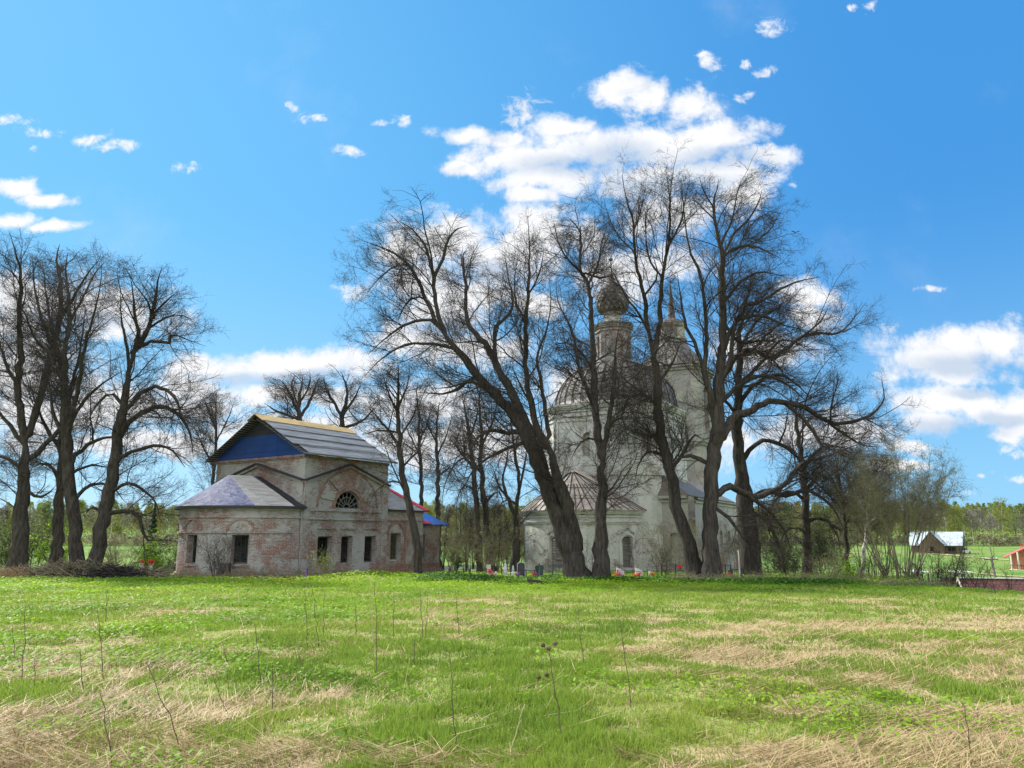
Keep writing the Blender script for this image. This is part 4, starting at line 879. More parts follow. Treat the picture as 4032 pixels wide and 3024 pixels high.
T('lime_tree', 60, 'bare tree in the gap between the churches, left trunk of the close pair', [[(1036,1242,15),(1030,1120,12),(1021,1000,10),(1012,930,8),(1002,870,4),(998,830,2)], [(1022,1010,6),(990,970,5),(965,940,3)], [(1014,950,5),(1030,900,4),(1035,850,2)], [(1026,1060,6),(1000,1050,5),(985,1090,3)], [(1020,985,5),(985,1000,4),(960,1050,3),(955,1100,2)]], 21, dens=.6, sub=.25, extra=5, maxlen=3.2, droop=.06)
T('lime_tree', 61, 'bare tree in the gap between the churches, thicker right trunk of the close pair', [[(1062,1242,22),(1050,1130,14),(1040,1040,11),(1040,940,8),(1035,870,5),(1040,810,2)], [(1041,960,6),(1065,910,5),(1075,860,3)], [(1038,1020,6),(1010,980,5),(985,990,3),(970,1040,2)], [(1046,1090,6),(1075,1060,5),(1090,1090,3)]], 22, dens=.6, sub=.25, extra=5, maxlen=3.2, droop=.06)
T('lime_tree', 59, 'forked bare tree just left of the rounded white apse', [[(1110,1242,18),(1115,1150,16),(1113,1105,14)], [(1111,1110,9),(1096,1075,8),(1086,1040,6),(1094,1000,5),(1100,950,3)], [(1115,1110,9),(1121,1050,8),(1113,980,7),(1105,920,4),(1100,870,2)], [(1095,1075,5),(1075,1045,4),(1062,1000,2)], [(1120,1060,6),(1133,1010,5),(1138,960,3)], [(1117,1090,5),(1090,1080,4),(1072,1110,2)]], 23, dens=.6, sub=.25, extra=4, maxlen=3.2, droop=.06)
T('lime_tree', 44, 'huge old lime leaning left in front of the white apse, with two parallel trunks', [
 [(1252,1256,52),(1232,1200,46),(1208,1120,42),(1181,1050,38),(1150,968,36),(1120,912,25),(1075,860,22),(1030,810,19),(1000,770,17),(975,740,15),(945,705,13)],
 [(1244,1180,33),(1234,1135,30),(1212,1055,26),(1190,992,22),(1172,935,18)], [(945,705,11),(926,660,10),(900,600,8),(880,570,7),(850,546,5),(815,530,3),(785,515,2)], [(962,722,12),(941,660,10),(936,600,9),(925,550,7),(906,510,5),(880,475,4),(858,452,2)], [(937,600,8),(956,560,7),(966,520,6),(985,480,4),(1012,452,2)],
 [(930,690,8),(880,700,7),(840,725,5),(795,765,3)], [(916,640,6),(882,650,5),(858,695,3)], [(1145,945,24),(1110,860,19),(1076,800,17),(1055,752,14),(1036,728,13),(1016,710,11),(1006,670,9),(1007,630,8),(1000,570,6),(1001,530,4),(1012,470,2)],
 [(1077,792,10),(1069,745,10),(1068,712,9),(1084,695,8),(1104,670,7),(1107,640,5),(1098,600,4),(1088,535,2)], [(1168,960,17),(1151,890,15),(1138,820,12),(1136,740,10),(1135,690,9),(1140,620,7),(1144,550,5),(1140,462,2)], [(1185,950,12),(1178,890,10),(1168,815,8),(1160,770,6),(1178,720,5),(1190,660,3),(1186,600,2)],
 [(1136,935,12),(1100,936,10),(1060,930,8),(1030,945,6),(1012,990,4),(1000,1050,2)], [(1140,955,9),(1105,965,8),(1060,985,6),(1020,1020,5),(990,1080,3)], [(1060,845,8),(1020,825,7),(975,835,5),(935,840,3)], [(985,755,8),(940,745,7),(880,745,6),(830,770,5),(790,810,3)], [(1030,812,9),(990,840,8),(960,850,6),(900,848,3)], [(880,570,5),(845,580,4),(810,610,3),(790,640,2)], [(1150,880,6),(1125,835,5),(1105,790,3)], [(1136,700,6),(1115,650,5),(1112,600,3),(1120,540,2)], [(1140,640,5),(1165,590,4),(1175,540,2)]], 31, extra=8, maxlen=4.0, dens=1.06)
T('lime_tree', 43.5, 'upright old lime rooted against the foot of the leaning one', [
 [(1294,1258,34),(1296,1150,29),(1299,1050,28),(1299,980,26)], [(1298,985,22),(1289,928,18),(1285,870,16),(1281,780,14),(1277,690,11),(1270,615,9),(1253,580,7),(1254,520,6),(1252,450,4),(1254,395,2)], [(1302,980,15),(1310,928,13),(1318,880,11),(1328,805,9),(1330,750,6),(1340,690,3)], [(1285,885,9),(1262,830,8),(1246,770,7),(1238,725,6),(1225,690,5),(1205,650,3),(1200,590,2)], [(1270,615,6),(1292,570,5),(1300,520,4),(1310,480,2)], [(1253,585,6),(1225,560,5),(1205,520,4),(1195,465,2)], [(1260,590,6),(1300,600,5),(1330,590,3)], [(1281,800,7),(1255,760,6),(1220,740,5),(1190,750,3)], [(1297,960,8),(1275,945,7),(1250,960,5),(1235,990,3)], [(1310,930,7),(1340,900,6),(1352,930,4),(1360,980,2)], [(1254,500,4),(1240,460,3),(1225,430,2)]], 32, extra=7, dens=1.06)
T('lime_tree', 45, 'tall bare lime leaning left, forked high above the side of the white church', [
 [(1506,1252,36),(1481,1160,29),(1460,1100,26),(1447,1020,24),(1430,950,22),(1421,900,20),(1420,826,19),(1410,757,18),(1400,712,14)], [(1400,715,11),(1392,645,10),(1377,582,8),(1371,538,7),(1367,478,5),(1353,430,4),(1343,378,2)], [(1397,711,7),(1376,670,6),(1358,650,5),(1330,600,4),(1310,560,2)], [(1412,762,12),(1421,716,11),(1426,656,10),(1430,597,8),(1444,523,7),(1447,448,5),(1440,368,2)], [(1371,545,5),(1340,515,4),(1315,470,3),(1305,430,2)], [(1390,640,6),(1420,600,5),(1410,550,3)], [(1444,530,6),(1470,480,5),(1480,430,3),(1490,385,2)], [(1430,600,6),(1402,560,5),(1395,500,4),(1400,440,2)], [(1369,500,4),(1385,450,3),(1395,400,2)], [(1447,1020,9),(1480,970,8),(1500,940,6),(1520,950,4)], [(1421,880,8),(1390,850,7),(1360,860,5),(1345,900,3)], [(1420,830,7),(1450,790,6),(1470,740,4)], [(1440,990,7),(1405,975,6),(1380,1000,4),(1370,1050,2)]], 33, extra=8, dens=1.06)
T('lime_tree', 44, 'tallest bare lime with long heavy boughs arching out to the right', [
 [(1536,1254,42),(1533,1150,34),(1533,1085,32),(1539,1010,31),(1547,935,30),(1550,850,27),(1559,765,21),(1561,672,17),(1558,598,14),(1560,553,11),(1553,520,9),(1541,450,6),(1548,404,4),(1551,362,2)],
 [(1545,925,17),(1535,860,15),(1522,800,12),(1527,720,10),(1521,650,8),(1512,590,7),(1490,540,5),(1480,480,4),(1470,385,2)], [(1521,800,9),(1500,740,8),(1481,700,7),(1470,640,5),(1463,590,3)], [(1560,765,11),(1580,712,10),(1612,662,9),(1650,648,8),(1680,628,6),(1722,608,5),(1775,598,2)], [(1557,565,8),(1580,540,7),(1620,530,6),(1660,545,4),(1692,560,2)], [(1550,842,13),(1582,700,3),(1615,684,8),(1654,684,7),(1690,702,5),(1730,710,3)][0:1] + [(1575,780,11),(1585,705,9),(1615,684,8),(1654,684,7),(1690,702,5),(1730,710,3)],
 [(1560,948,21),(1591,901,19),(1624,886,16),(1665,863,14),(1694,869,13),(1741,880,11),(1777,904,10),(1806,916,9),(1865,904,7),(1895,884,5),(1910,857,4),(1903,815,2)], [(1554,832,13),(1590,772,11),(1624,757,10),(1660,772,9),(1692,760,8),(1741,723,7),(1808,720,5),(1838,695,4),(1870,655,2)],
 [(1550,1065,15),(1580,1053,15),(1610,1066,14),(1645,1070,13),(1690,1050,11),(1715,1020,9),(1737,1000,8),(1800,980,6),(1865,955,3)], [(1692,868,10),(1730,900,8),(1765,945,7),(1790,990,5),(1810,1050,3)], [(1777,904,7),(1820,935,6),(1860,960,5),(1900,965,2)], [(1550,880,10),(1600,830,9),(1650,810,8),(1700,830,6),(1745,870,4)], [(1561,660,8),(1590,620,7),(1630,590,6),(1665,590,4),(1700,600,2)], [(1560,553,7),(1590,500,6),(1620,470,5),(1640,430,4),(1645,390,2)], [(1556,530,6),(1580,480,5),(1590,430,4),(1600,380,2)], [(1541,450,4),(1520,410,3),(1510,370,2)], [(1620,530,5),(1660,500,4),(1690,450,2)], [(1624,757,6),(1660,720,5),(1700,690,3)], [(1741,723,5),(1775,690,4),(1790,660,2)], [(1540,1010,10),(1500,985,9),(1465,990,6),(1440,1020,3)], [(1562,700,8),(1600,740,7),(1640,735,6),(1680,740,4),(1720,770,2)], [(1610,1066,9),(1650,1095,8),(1690,1140,6),(1710,1190,3)], [(1715,1020,6),(1760,1040,5),(1800,1080,4),(1830,1120,2)], [(1537,1090,9),(1575,1120,8),(1610,1170,5),(1620,1210,3)]], 34, extra=7, maxlen=4.4, dens=.92, sub=.33)
T('lime_tree', 48, 'very thick dark lime trunk right of the tallest lime', [
 [(1624,1256,47),(1613,1150,42),(1607,1080,36),(1598,1000,27),(1592,910,22),(1596,820,17),(1594,740,12),(1605,680,8),(1620,620,5),(1640,555,2)], [(1600,1000,12),(1640,955,10),(1690,960,9),(1730,1000,7),(1750,1060,4)], [(1594,880,10),(1630,830,9),(1680,810,7),(1720,830,5),(1760,870,3)], [(1612,1090,14),(1650,1060,12),(1700,1070,10),(1750,1060,8),(1800,1100,6),(1830,1160,3)], [(1596,830,9),(1640,790,8),(1680,740,6),(1720,740,4),(1760,770,2)], [(1596,760,8),(1630,700,7),(1670,670,5),(1720,670,3)], [(1610,1100,10),(1650,1120,9),(1680,1170,7),(1690,1220,4)], [(1593,900,8),(1560,860,7),(1530,870,5)], [(1605,690,5),(1640,650,4),(1680,640,2)]], 35, extra=4, droop=.05, flare=.2, dens=.6, sub=.2)
T('lime_tree', 53, 'bare tree with drooping branches at the right edge of the limes, left of the birch', [
 [(1744,1250,20),(1742,1150,17),(1738,1060,15),(1733,990,12),(1722,930,9),(1720,880,6),(1725,830,3)], [(1738,1060,9),(1770,1030,8),(1810,1050,6),(1840,1100,3)], [(1735,1010,8),(1770,970,7),(1815,965,5),(1850,990,3)], [(1724,940,6),(1755,900,5),(1790,890,3)], [(1738,1080,8),(1700,1060,7),(1670,1090,5),(1655,1150,3)], [(1742,1130,8),(1780,1120,6),(1810,1160,4),(1815,1210,2)], [(1742,1150,7),(1705,1140,6),(1680,1180,3)]], 36, extra=7, droop=.08, dens=1.0, tw=None)
T('alder_tree', 50, 'thin dark tree left of the white birch trunk', [[(1832,1246,10),(1826,1160,9),(1820,1080,7),(1808,1010,5),(1800,950,3)], [(1824,1140,5),(1850,1090,4),(1860,1040,2)], [(1821,1090,5),(1790,1060,4),(1770,1080,2)], [(1812,1030,4),(1835,980,3),(1840,940,2)]], 37, extra=5, droop=.03, dens=1.5)
for a, k in TREES: traced_tree(*a, **k)

# ------------------------------------------------------------------ meadow: grass, straw, leafy cover
def blade_mat(name, c1, c2, c3, tr):
    def f(t, b, pos):
        h = t.n('ShaderNodeAttribute', attribute_name='hue').outputs['Fac']
        c = t.mix(t.ss(h, 0, .5), rgb(*c1), rgb(*c2)); return t.mix(t.ss(h, .5, 1), c, rgb(*c3))
    return mat(name, rough=.55, spec=.25, trans=tr, build=f)
M_GRASS = blade_mat('grass_blade', (.09, .17, .022), (.20, .295, .038), (.33, .38, .07), .45)
M_STRAW = blade_mat('straw', (.20, .135, .065), (.40, .30, .155), (.60, .48, .29), .15)
M_COVER = blade_mat('leaf_cover', (.10, .21, .014), (.19, .34, .016), (.28, .42, .022), .5)
M_NETTLE = blade_mat('nettle_leaf', (.035, .095, .018), (.06, .15, .02), (.11, .22, .03), .4)
def wedge(n, d0, d1, rng, p=1.0, amax=40):
    u = rng.random(n)
    d = d0 * (d1 / d0) ** u if p == 1 else (d0 ** (1 - p) + u * (d1 ** (1 - p) - d0 ** (1 - p))) ** (1 / (1 - p))
    a = R(amax) * (rng.random(n) * 2 - 1); return d * np.sin(a), d * np.cos(a)
def clump_noise(x, y): return fbm(x * 1.9, y * 1.9, 51, 3)
def blades(x, y, L, w, lean, az, hue, curl, rng):
    """bent blades: 5 vertices each, two quads... root pair, mid pair, tip pair"""
    n = len(x); z = tz(x, y) - .01; dirx, diry = np.cos(az), np.sin(az); face = rng.random(n) * 2 * np.pi; fx, fy = np.cos(face) * w / 2, np.sin(face) * w / 2
    V_ = np.zeros((n, 6, 3))
    for k, (f, wf) in enumerate(((0, 1.0), (.55, .8), (1.0, .12))):
        off = L * lean * (f * (1 - curl) + f * f * curl); h = L * (f - (curl * lean * f * f * .55)) * np.sqrt(np.maximum(.05, 1 - np.minimum(lean, .97) ** 2))
        cx, cy, cz = x + dirx * off, y + diry * off, z + h
        V_[:, 2 * k, 0] = cx - fx * wf; V_[:, 2 * k, 1] = cy - fy * wf; V_[:, 2 * k, 2] = cz
        V_[:, 2 * k + 1, 0] = cx + fx * wf; V_[:, 2 * k + 1, 1] = cy + fy * wf; V_[:, 2 * k + 1, 2] = cz
    i = np.arange(n)[:, None] * 6
    Fq = np.concatenate([i + np.array([[0, 1, 3, 2]]), i + np.array([[2, 3, 5, 4]])], 1).reshape(-1, 4)
    return V_.reshape(-1, 3), Fq, np.repeat(hue, 6)
def make_grass():
    rng = np.random.default_rng(5); x, y = wedge(520000, 4.6, 50, rng, 1.25); ok = y < edge2(x, y) + 4; x, y = x[ok], y[ok]; d = np.hypot(x, y)
    dr = dryness(x, y); cl = clump_noise(x, y); keep = rng.random(len(x)) < np.clip(1.12 - 1.0 * sst(.42, .85, dr), .25, 1) * (.30 + .95 * sst(.32, .62, cl)); x, y, d, cl, dr = x[keep], y[keep], d[keep], cl[keep], dr[keep]; n = len(x)
    L = (.04 + .085 * rng.random(n)) * (.65 + 1.0 * sst(.35, .75, cl)) * (1 - .35 * sst(.4, .7, dr)); w = .0042 + .00085 * d
    hue = np.clip(.50 + .55 * (fbm(x * .5, y * .5, 61, 3) - .5) * 1.6 + .32 * (rng.random(n) - .5) + .22 * sst(20, 36, y), 0, 1)
    v, f, h = blades(x, y, L, w, .1 + .45 * rng.random(n), rng.random(n) * 6.28, hue, .5 + .4 * rng.random(n), rng)
    tag(link('grass', np_mesh('grass', v, f, False, {'hue': h}), M_GRASS), 'short fresh green grass over the meadow', 'grass', kind='stuff')
    # straw lying in swathes
    x, y = wedge(300000, 4.6, 46, rng, 1.25); d = np.hypot(x, y); dr = dryness(x, y) + .75 * (fbm(x * 1.3, y * 1.7, 71, 4) - .5) + .5 * (fbm(x * 4.3, y * 4.3, 75, 2) - .5)
    keep = (rng.random(len(x)) < np.clip(.17 + .42 * sst(.42, .85, dr), 0, 1)) & (y < edge2(x, y) + 2); x, y, d, dr = x[keep], y[keep], d[keep], dr[keep]; n = len(x)
    az = (fbm(x * .3, y * .3, 81, 2) - .5) * 9 + rng.normal(0, 1.1, n); L = (.06 + .26 * rng.random(n) ** 2) * (.7 + .6 * sst(.45, .8, dr)); w = .0038 + .0006 * d
    hue = np.clip(rng.random(n) * .6 + .45 * (fbm(x * .9, y * .9, 91, 3) - .35), 0, 1)
    v, f, h = blades(x, y, L, w, np.clip(.90 + .09 * rng.random(n), 0, .985), az, hue, .25 * rng.random(n), rng); v[:, 2] += np.repeat(.012 + .06 * rng.random(n) * sst(.45, .8, dr), 6)
    tag(link('dry_grass', np_mesh('dry_grass', v, f, False, {'hue': h}), M_STRAW), 'flattened pale straw in swathes over the meadow', 'dry grass', kind='stuff')
    # longer broken stalks lying and leaning
    x, y = wedge(3600, 4.8, 40, rng, .9); keep = rng.random(len(x)) < .22 + .7 * sst(.4, .7, dryness(x, y)); x, y = x[keep], y[keep]; n = len(x); az = (fbm(x * .3, y * .3, 81, 2) - .5) * 9 + rng.normal(0, .9, n)
    ln = np.where(rng.random(n) < .10, rng.uniform(.4, .85, n), rng.uniform(.93, .985, n)); v, f, h = blades(x, y, .2 + .55 * rng.random(n) ** 1.5, .0042 + .0004 * np.hypot(x, y), ln, az, .2 + .6 * rng.random(n), .1 * rng.random(n), rng); v[:, 2] += .03
    tag(link('broken_stalks', np_mesh('broken_stalks', v, f, False, {'hue': h}), M_STRAW), 'scattered pale broken stalks lying on the meadow', 'dry stalks', kind='stuff')
def leaves(x, y, z, size, hue, rng, tilt=.5):
    n = len(x); a = rng.random(n) * 6.28; t_ = rng.normal(0, tilt, n); s = size
    e1 = np.stack([np.cos(a), np.sin(a), t_ * .7], -1) * s[:, None]; e2 = np.stack([-np.sin(a), np.cos(a), rng.normal(0, tilt, n)], -1) * s[:, None] * .62; c = np.stack([x, y, z], -1)
    V_ = np.stack([c - e1, c - e2 * .9 + e1 * .1, c + e1, c + e2 * .9 + e1 * .1], 1); return V_.reshape(-1, 3), np.arange(4 * n).reshape(-1, 4), np.repeat(hue, 4)
def cover_field(x, y):
    """how thickly low leafy plants grow: the lime green band before the churches and patches at the left"""
    n = fbm(x * .5, y * .35, 101, 3)
    band_ = sst(30.5, 35, y + x * .12) * sst(.32, .45, n + .16 * sst(33, 40, y)); left = sst(.46, .58, fbm(x * .4, y * .5, 111, 3)) * sst(2, -4, x) * sst(9, 12, y) * .7 ; some = .22 * sst(.6, .72, fbm(x * .7, y * .8, 121, 3))
    return np.clip(np.maximum(np.maximum(band_, left), some), 0, 1)
def make_cover():
    rng = np.random.default_rng(6); x, y = wedge(210000, 6, 58, rng, .6); keep = (rng.random(len(x)) < cover_field(x, y)) & (y < edge2(x, y) + 3); x, y = x[keep], y[keep]; n = len(x); d = np.hypot(x, y)
    hh = .05 + .13 * fbm(x * .9, y * .9, 131, 3) + .12 * sst(36, 44, y); z = tz(x, y) + hh * (.4 + .7 * rng.random(n)); hue = np.clip(.5 + 1.3 * (fbm(x * .35, y * .35, 141, 3) - .5) + .4 * (rng.random(n) - .5) + .25 * sst(31, 37, y) - .35 * sst(2, 16, x), 0, 1)
    v, f, h = leaves(x, y, z, .022 + .0013 * d, hue, rng, .35); tag(link('ground_cover', np_mesh('ground_cover', v, f, False, {'hue': h}), M_COVER), 'low lime green leafy plants in bands over the meadow', 'ground cover', kind='stuff')
    # taller nettles along the foot of the trees and graves
    xs = []; ys = []
    for px in np.linspace(1700, 3350, 150):
        for k in range(2):
            q = ray(px + rng.normal(0, 18), 2130); Y = 43.2 + rng.normal(0, .9) - 1.0 * (px > 2600) - (px > 3050) * 2.0; xs.append(q[0] / q[1] * Y); ys.append(Y)
    xs = np.array(xs); ys = np.array(ys); m = 70; X = np.repeat(xs, m) + rng.normal(0, .42, len(xs) * m); Y = np.repeat(ys, m) + rng.normal(0, .35, len(xs) * m); top = np.repeat(.08 + .24 * rng.random(len(xs)), m)
    Z = tz(X, Y) + top * np.sqrt(rng.random(len(X))); v, f, h = leaves(X, Y, Z, .05 + .04 * rng.random(len(X)), np.clip(rng.random(len(X)) * .7 + .5 * (Z - tz(X, Y)), 0, 1), rng, .6)
    tag(link('nettles', np_mesh('nettles', v, f, False, {'hue': h}), M_NETTLE), 'dark green nettles along the foot of the limes and graves', 'nettles', kind='stuff')
make_grass(); make_cover()

# ------------------------------------------------------------------ leafy trees, bushes and the far wood
def leaf_mat(name, c1, c2, tr=.35):
    def f(t, b, pos):
        h = t.n('ShaderNodeAttribute', attribute_name='hue').outputs['Fac']; return t.mix(h, rgb(*c1), rgb(*c2))
    return mat(name, rough=.7, spec=.15, trans=tr, build=f)
M_LB = leaf_mat('young_birch_leaves', (.115, .15, .03), (.26, .28, .065)); M_LG = leaf_mat('young_green_leaves', (.10, .15, .04), (.22, .27, .085)); M_LD = leaf_mat('spruce_needles', (.012, .032, .014), (.03, .06, .024), .1); M_LO = leaf_mat('golden_buds', (.14, .12, .03), (.26, .21, .06)); M_GREYT = leaf_mat('bare_grey_twigs', (.15, .13, .11), (.26, .24, .21), .1)
M_PALE = mat('pale_trunk', (.40, .38, .35), .9, var=.3, vscale=1.0)
def cards(C, s, hue, rng, stretch=1.0):
    n = len(C); a = unit(rng.normal(0, 1, (n, 3))); b = unit(np.cross(a, rng.normal(0, 1, (n, 3)))); a = a * s[:, None]; b = b * s[:, None] * .6; a[:, 2] *= stretch
    V_ = np.stack([C - a, C - b, C + a, C + b], 1); return V_.reshape(-1, 3), np.arange(4 * n).reshape(-1, 4), np.repeat(hue, 4)
def wood_proto(kind, seed, lowpoly=1.0):
    """(trunk mesh, crown mesh) of a tree about 16 m high standing at the origin"""
    rng = np.random.default_rng(seed); H = rng.uniform(14, 18.5)
    if kind == 'spruce':
        n = int(1500 * lowpoly); h = .08 + .92 * rng.random(n) ** .8; r = (1 - h) * 2.6 * (.35 + .75 * np.sqrt(rng.random(n))) * (.75 + .35 * np.sin(h * 55)); a = rng.random(n) * 6.28
        C = np.stack([np.cos(a) * r, np.sin(a) * r, h * H - r * .35], -1); v, f, hu = cards(C, .28 + .3 * rng.random(n), rng.random(n), rng, .5); tP = [np.array([[0, 0, -1.], [0, 0, H * .5], [0, 0, H]])]; tR = [np.array([.2, .13, .03])]; lm, bm = M_LD, M_BARK
    else:
        tP = []; tR = []; top = np.array([rng.normal(0, .5), rng.normal(0, .5), H]); mid = top * .5 + rng.normal(0, .25, 3); tP.append(np.array([[0, 0, -1.], mid, top])); tR.append(np.array([.19, .12, .03])); Cs = []
        for i in range(26):
            h = rng.uniform(.36, .96); a = rng.random() * 6.28; L = (1.25 - h) * H * .27 * rng.uniform(.6, 1.2); p = top * h; e = p + np.array([math.cos(a) * L, math.sin(a) * L, L * .75]); tP.append(np.array([p, p * .5 + e * .5 + [0, 0, -.1 * L], e])); tR.append(np.array([.06, .045, .02]))
            for q in (.55, .85, 1.08): Cs.append(p + (e - p) * q)
        Cs = np.array(Cs); m = int(26 * lowpoly); C = np.repeat(Cs, m, 0) + rng.normal(0, .62, (len(Cs) * m, 3)); hu0 = np.repeat(rng.random(len(Cs)), m); v, f, hu = cards(C, .12 + .17 * rng.random(len(C)), np.clip(hu0 + rng.normal(0, .25, len(C)), 0, 1), rng)
        lm = {'birch': M_LB, 'green': M_LG, 'gold': M_LO, 'grey': M_GREYT}[kind]; bm = M_PALE if kind != 'green' else M_BARK
    tv, tf = tubes([(np.array([resample(P_, r_, 5)[0] for P_, r_ in zip(tP, tR)]), np.array([resample(P_, r_, 5)[1] for P_, r_ in zip(tP, tR)]))], [5])
    mt = np_mesh('trunk', tv, tf, True); mt.materials.append(bm); mc = np_mesh('crown', v, f, False, {'hue': hu}); mc.materials.append(lm); return mt, mc
WOOD = {k: [wood_proto(k, 200 + 17 * i + j) for j in range(nv)] for i, (k, nv) in enumerate((('birch', 4), ('green', 3), ('spruce', 3), ('gold', 2), ('grey', 3)))}
WL = {'birch': ('birch_tree', 'pale trunked birch with yellow green young leaves at the edge of the far wood', 'birches along the edge of the far wood'), 'green': ('leafy_tree', 'fresh green leafy tree at the edge of the far wood', 'green trees along the edge of the far wood'), 'spruce': ('spruce_tree', 'dark pointed spruce in the edge of the far wood', 'spruces along the edge of the far wood'), 'gold': ('aspen_tree', 'golden budding tree at the edge of the far wood', 'golden trees along the edge of the far wood'), 'grey': ('aspen_tree', 'bare grey tree with pale trunk at the edge of the far wood', 'bare grey trees along the edge of the far wood')}
def plant(kind, x, y, sc, rz, label=None, group=None, sz=1.0):
    mt, mc = WOOD[kind][int(abs(x * 7 + y * 3)) % len(WOOD[kind])]; nm, lb, gr = WL[kind]
    r = empty(nm, (x, y, tzf(x, y)), label or lb, 'tree', group or gr); r.rotation_euler.z = rz; r.scale = (sc, sc, sc * sz)
    for n_, m_ in (('trunk', mt), ('crown', mc)): o = bpy.data.objects.new(n_, m_); COL.objects.link(o); o.parent = r
rw_ = random.Random(3)
for i in range(150):                                          # edge of the far wood, right across the view
    az_ = -37 + 76 * (i + rw_.uniform(-.4, .4)) / 150; px = 2016 + 2990 * math.tan(R(az_)); dd = 312 + rw_.uniform(-6, 16); dd = dd
    if 2150 < px < 2800: continue
    x, y = dd * math.tan(R(az_)), dd
    if px > 3550: k = rw_.choices(['birch', 'grey', 'spruce', 'gold', 'green'], [5, 4, 2.2, 2, 1])[0]
    else: k = rw_.choices(['birch', 'grey', 'spruce', 'gold', 'green'], [5, 3, .7, 1.5, 3])[0]
    plant(k, x, y, rw_.uniform(.8, 1.08), rw_.uniform(0, 6.28))
def mass(name, pts, label, rng, mt_=None):
    mt_ = mt_ or M_LB
    """far trees that read as one mass: many leaf sprays and trunks in one mesh"""
    VV = []; FF = []; HH = []; o = 0
    for (x, y, h) in pts:
        n = 380 if h > 8 else 150; a = rng.random(n) * 6.28; hh = .12 + .88 * rng.random(n) ** .7; r = (1.15 - hh) * h * (.26 if h > 8 else 1.1) * np.sqrt(rng.random(n)); C = np.stack([x + np.cos(a) * r, y + np.sin(a) * r, tzf(x, y) + hh * h], -1)
        v, f, hu = cards(C, .22 + .33 * rng.random(n), np.clip(rng.random() * .8 + .3 * rng.random(n), 0, 1), rng); VV.append(v); FF.append(f + o); HH.append(hu); o += len(v)
    return tag(link(name, np_mesh(name, np.concatenate(VV), np.concatenate(FF), False, {'hue': np.concatenate(HH)}), mt_), label, 'wood', kind='stuff')
rm_ = np.random.default_rng(12)
mass('forest', [(dd * math.tan(R(a)), dd, rm_.uniform(13, 19)) for a, dd in zip(rm_.uniform(-38, 39, 900), rm_.uniform(328, 470, 900))], 'far yellow green wood along the horizon beyond the fields', rm_)
mass('undergrowth', [(dd * math.tan(R(a)), dd, rm_.uniform(2, 5)) for a, dd in zip(rm_.uniform(-38, 39, 420), rm_.uniform(303, 325, 420))], 'low scrub along the foot of the far wood', rm_, leaf_mat('pale_scrub', (.20, .20, .10), (.36, .34, .20)))
def bush(name, x, y, h, w, label, leaf, seed, stems=9, lv=900, ls=.06, tw=None, up=.05, group=None, cat='bush', dens=1.6, wide=.45, thick=.03, t0=.15):
    rng = np.random.default_rng(seed); z = tzf(x, y); root = empty(name, (x, y, z), label, cat, group); a = rng.random(stems) * 6.28
    d = np.stack([np.cos(a) * wide * rng.uniform(.3, 1, stems), np.sin(a) * wide * rng.uniform(.3, 1, stems), np.ones(stems)], -1); b = np.array([[x, y, z - .1]]) + np.stack([np.cos(a) * w * .12, np.sin(a) * w * .12, 0 * a], -1)
    P, Rr = grow(b, d, h * rng.uniform(.65, 1.08, stems), np.full(stems, thick) * rng.uniform(.6, 1.3, stems), 14, rng, .07, up, 0, .25); off = np.array([x, y, z])
    v, f = tubes([(P, Rr)], [6]); link('stem', np_mesh('stem', v - off, f, True), tw or M_TWIG, root)
    L = np.full(stems, h); lvv, sd_ = ramify(P, Rr, L, rng, dens, min(1.6, h * .32), up, 0, 1.0, t0=t0, spread=42)
    v, f = tubes(lvv, sd_); link('twig_spray', np_mesh('twig_spray', v - off, f), tw or M_TWIG, root)
    if lv:
        T_ = np.concatenate([q[0].reshape(-1, 3) for q in lvv[1:]]); C = T_[rng.integers(0, len(T_), lv)] + rng.normal(0, .06, (lv, 3)); v, f, hu = cards(C, ls * rng.uniform(.6, 1.3, lv), rng.random(lv), rng); link('foliage', np_mesh('foliage', v - off, f, False, {'hue': hu}), leaf, root)
    return root
def gx_(px, Y): r = ray(px, 2130); return r[0] / r[1] * Y
M_WIL = leaf_mat('willow_buds', (.16, .18, .07), (.30, .32, .14))
bush('willow_tree', gx_(3530, 44), 44, 7.9, 6, 'many stemmed budding willow, largest of the thicket at the right', M_WIL, 301, 28, 20000, .028, up=.03, cat='tree', wide=.55, thick=.034, dens=1.15, tw=M_TWIG2, t0=.42)
bush('willow_tree', gx_(3425, 50), 50, 8.0, 6, 'budding willow behind the white birch trunk', M_WIL, 302, 13, 7000, .032, up=.035, cat='tree', wide=.48, thick=.034, dens=1.1, tw=M_TWIG2, t0=.38)
bush('willow_tree', gx_(3660, 46), 46, 4.4, 4, 'low spreading willow in front of the zinc roofed log house', M_WIL, 303, 8, 2500, .03, up=.02, cat='tree', wide=.8, thick=.045, dens=.9)
bush('willow_bush', gx_(3250, 56), 56, 5.5, 4, 'thin green flushed bush left of the alder', M_LG, 304, 9, 2200, .06, cat='bush', wide=.6)
for i, (px, Y, h, lb) in enumerate(((3742, 40, 2.9, 'bare sapling just right of the low willow'), (3778, 39, 3.1, 'forked bare sapling by the gable of the maroon tiled roof'), (3815, 38.5, 2.4, 'shorter bare sapling over the left end of the maroon roof'), (3852, 38, 2.5, 'thin bare sapling over the maroon roof, left of the near pole'), (3939, 38, 2.3, 'thin bare sapling over the maroon roof, right of the near pole'))):
    bush('sapling', gx_(px, Y), Y, h, .5, lb, M_LG, 310 + i, 3, 40, .035, up=.09, group='bare saplings by the maroon roof', cat='sapling', wide=.28, thick=.022, dens=1.2)
bush('sapling', gx_(3890, 31), 31, 2.2, .3, 'bare sapling standing alone on the meadow edge, before the near pole', M_LG, 316, 1, 0, up=.06, cat='sapling', wide=.1, thick=.022, dens=2.0)
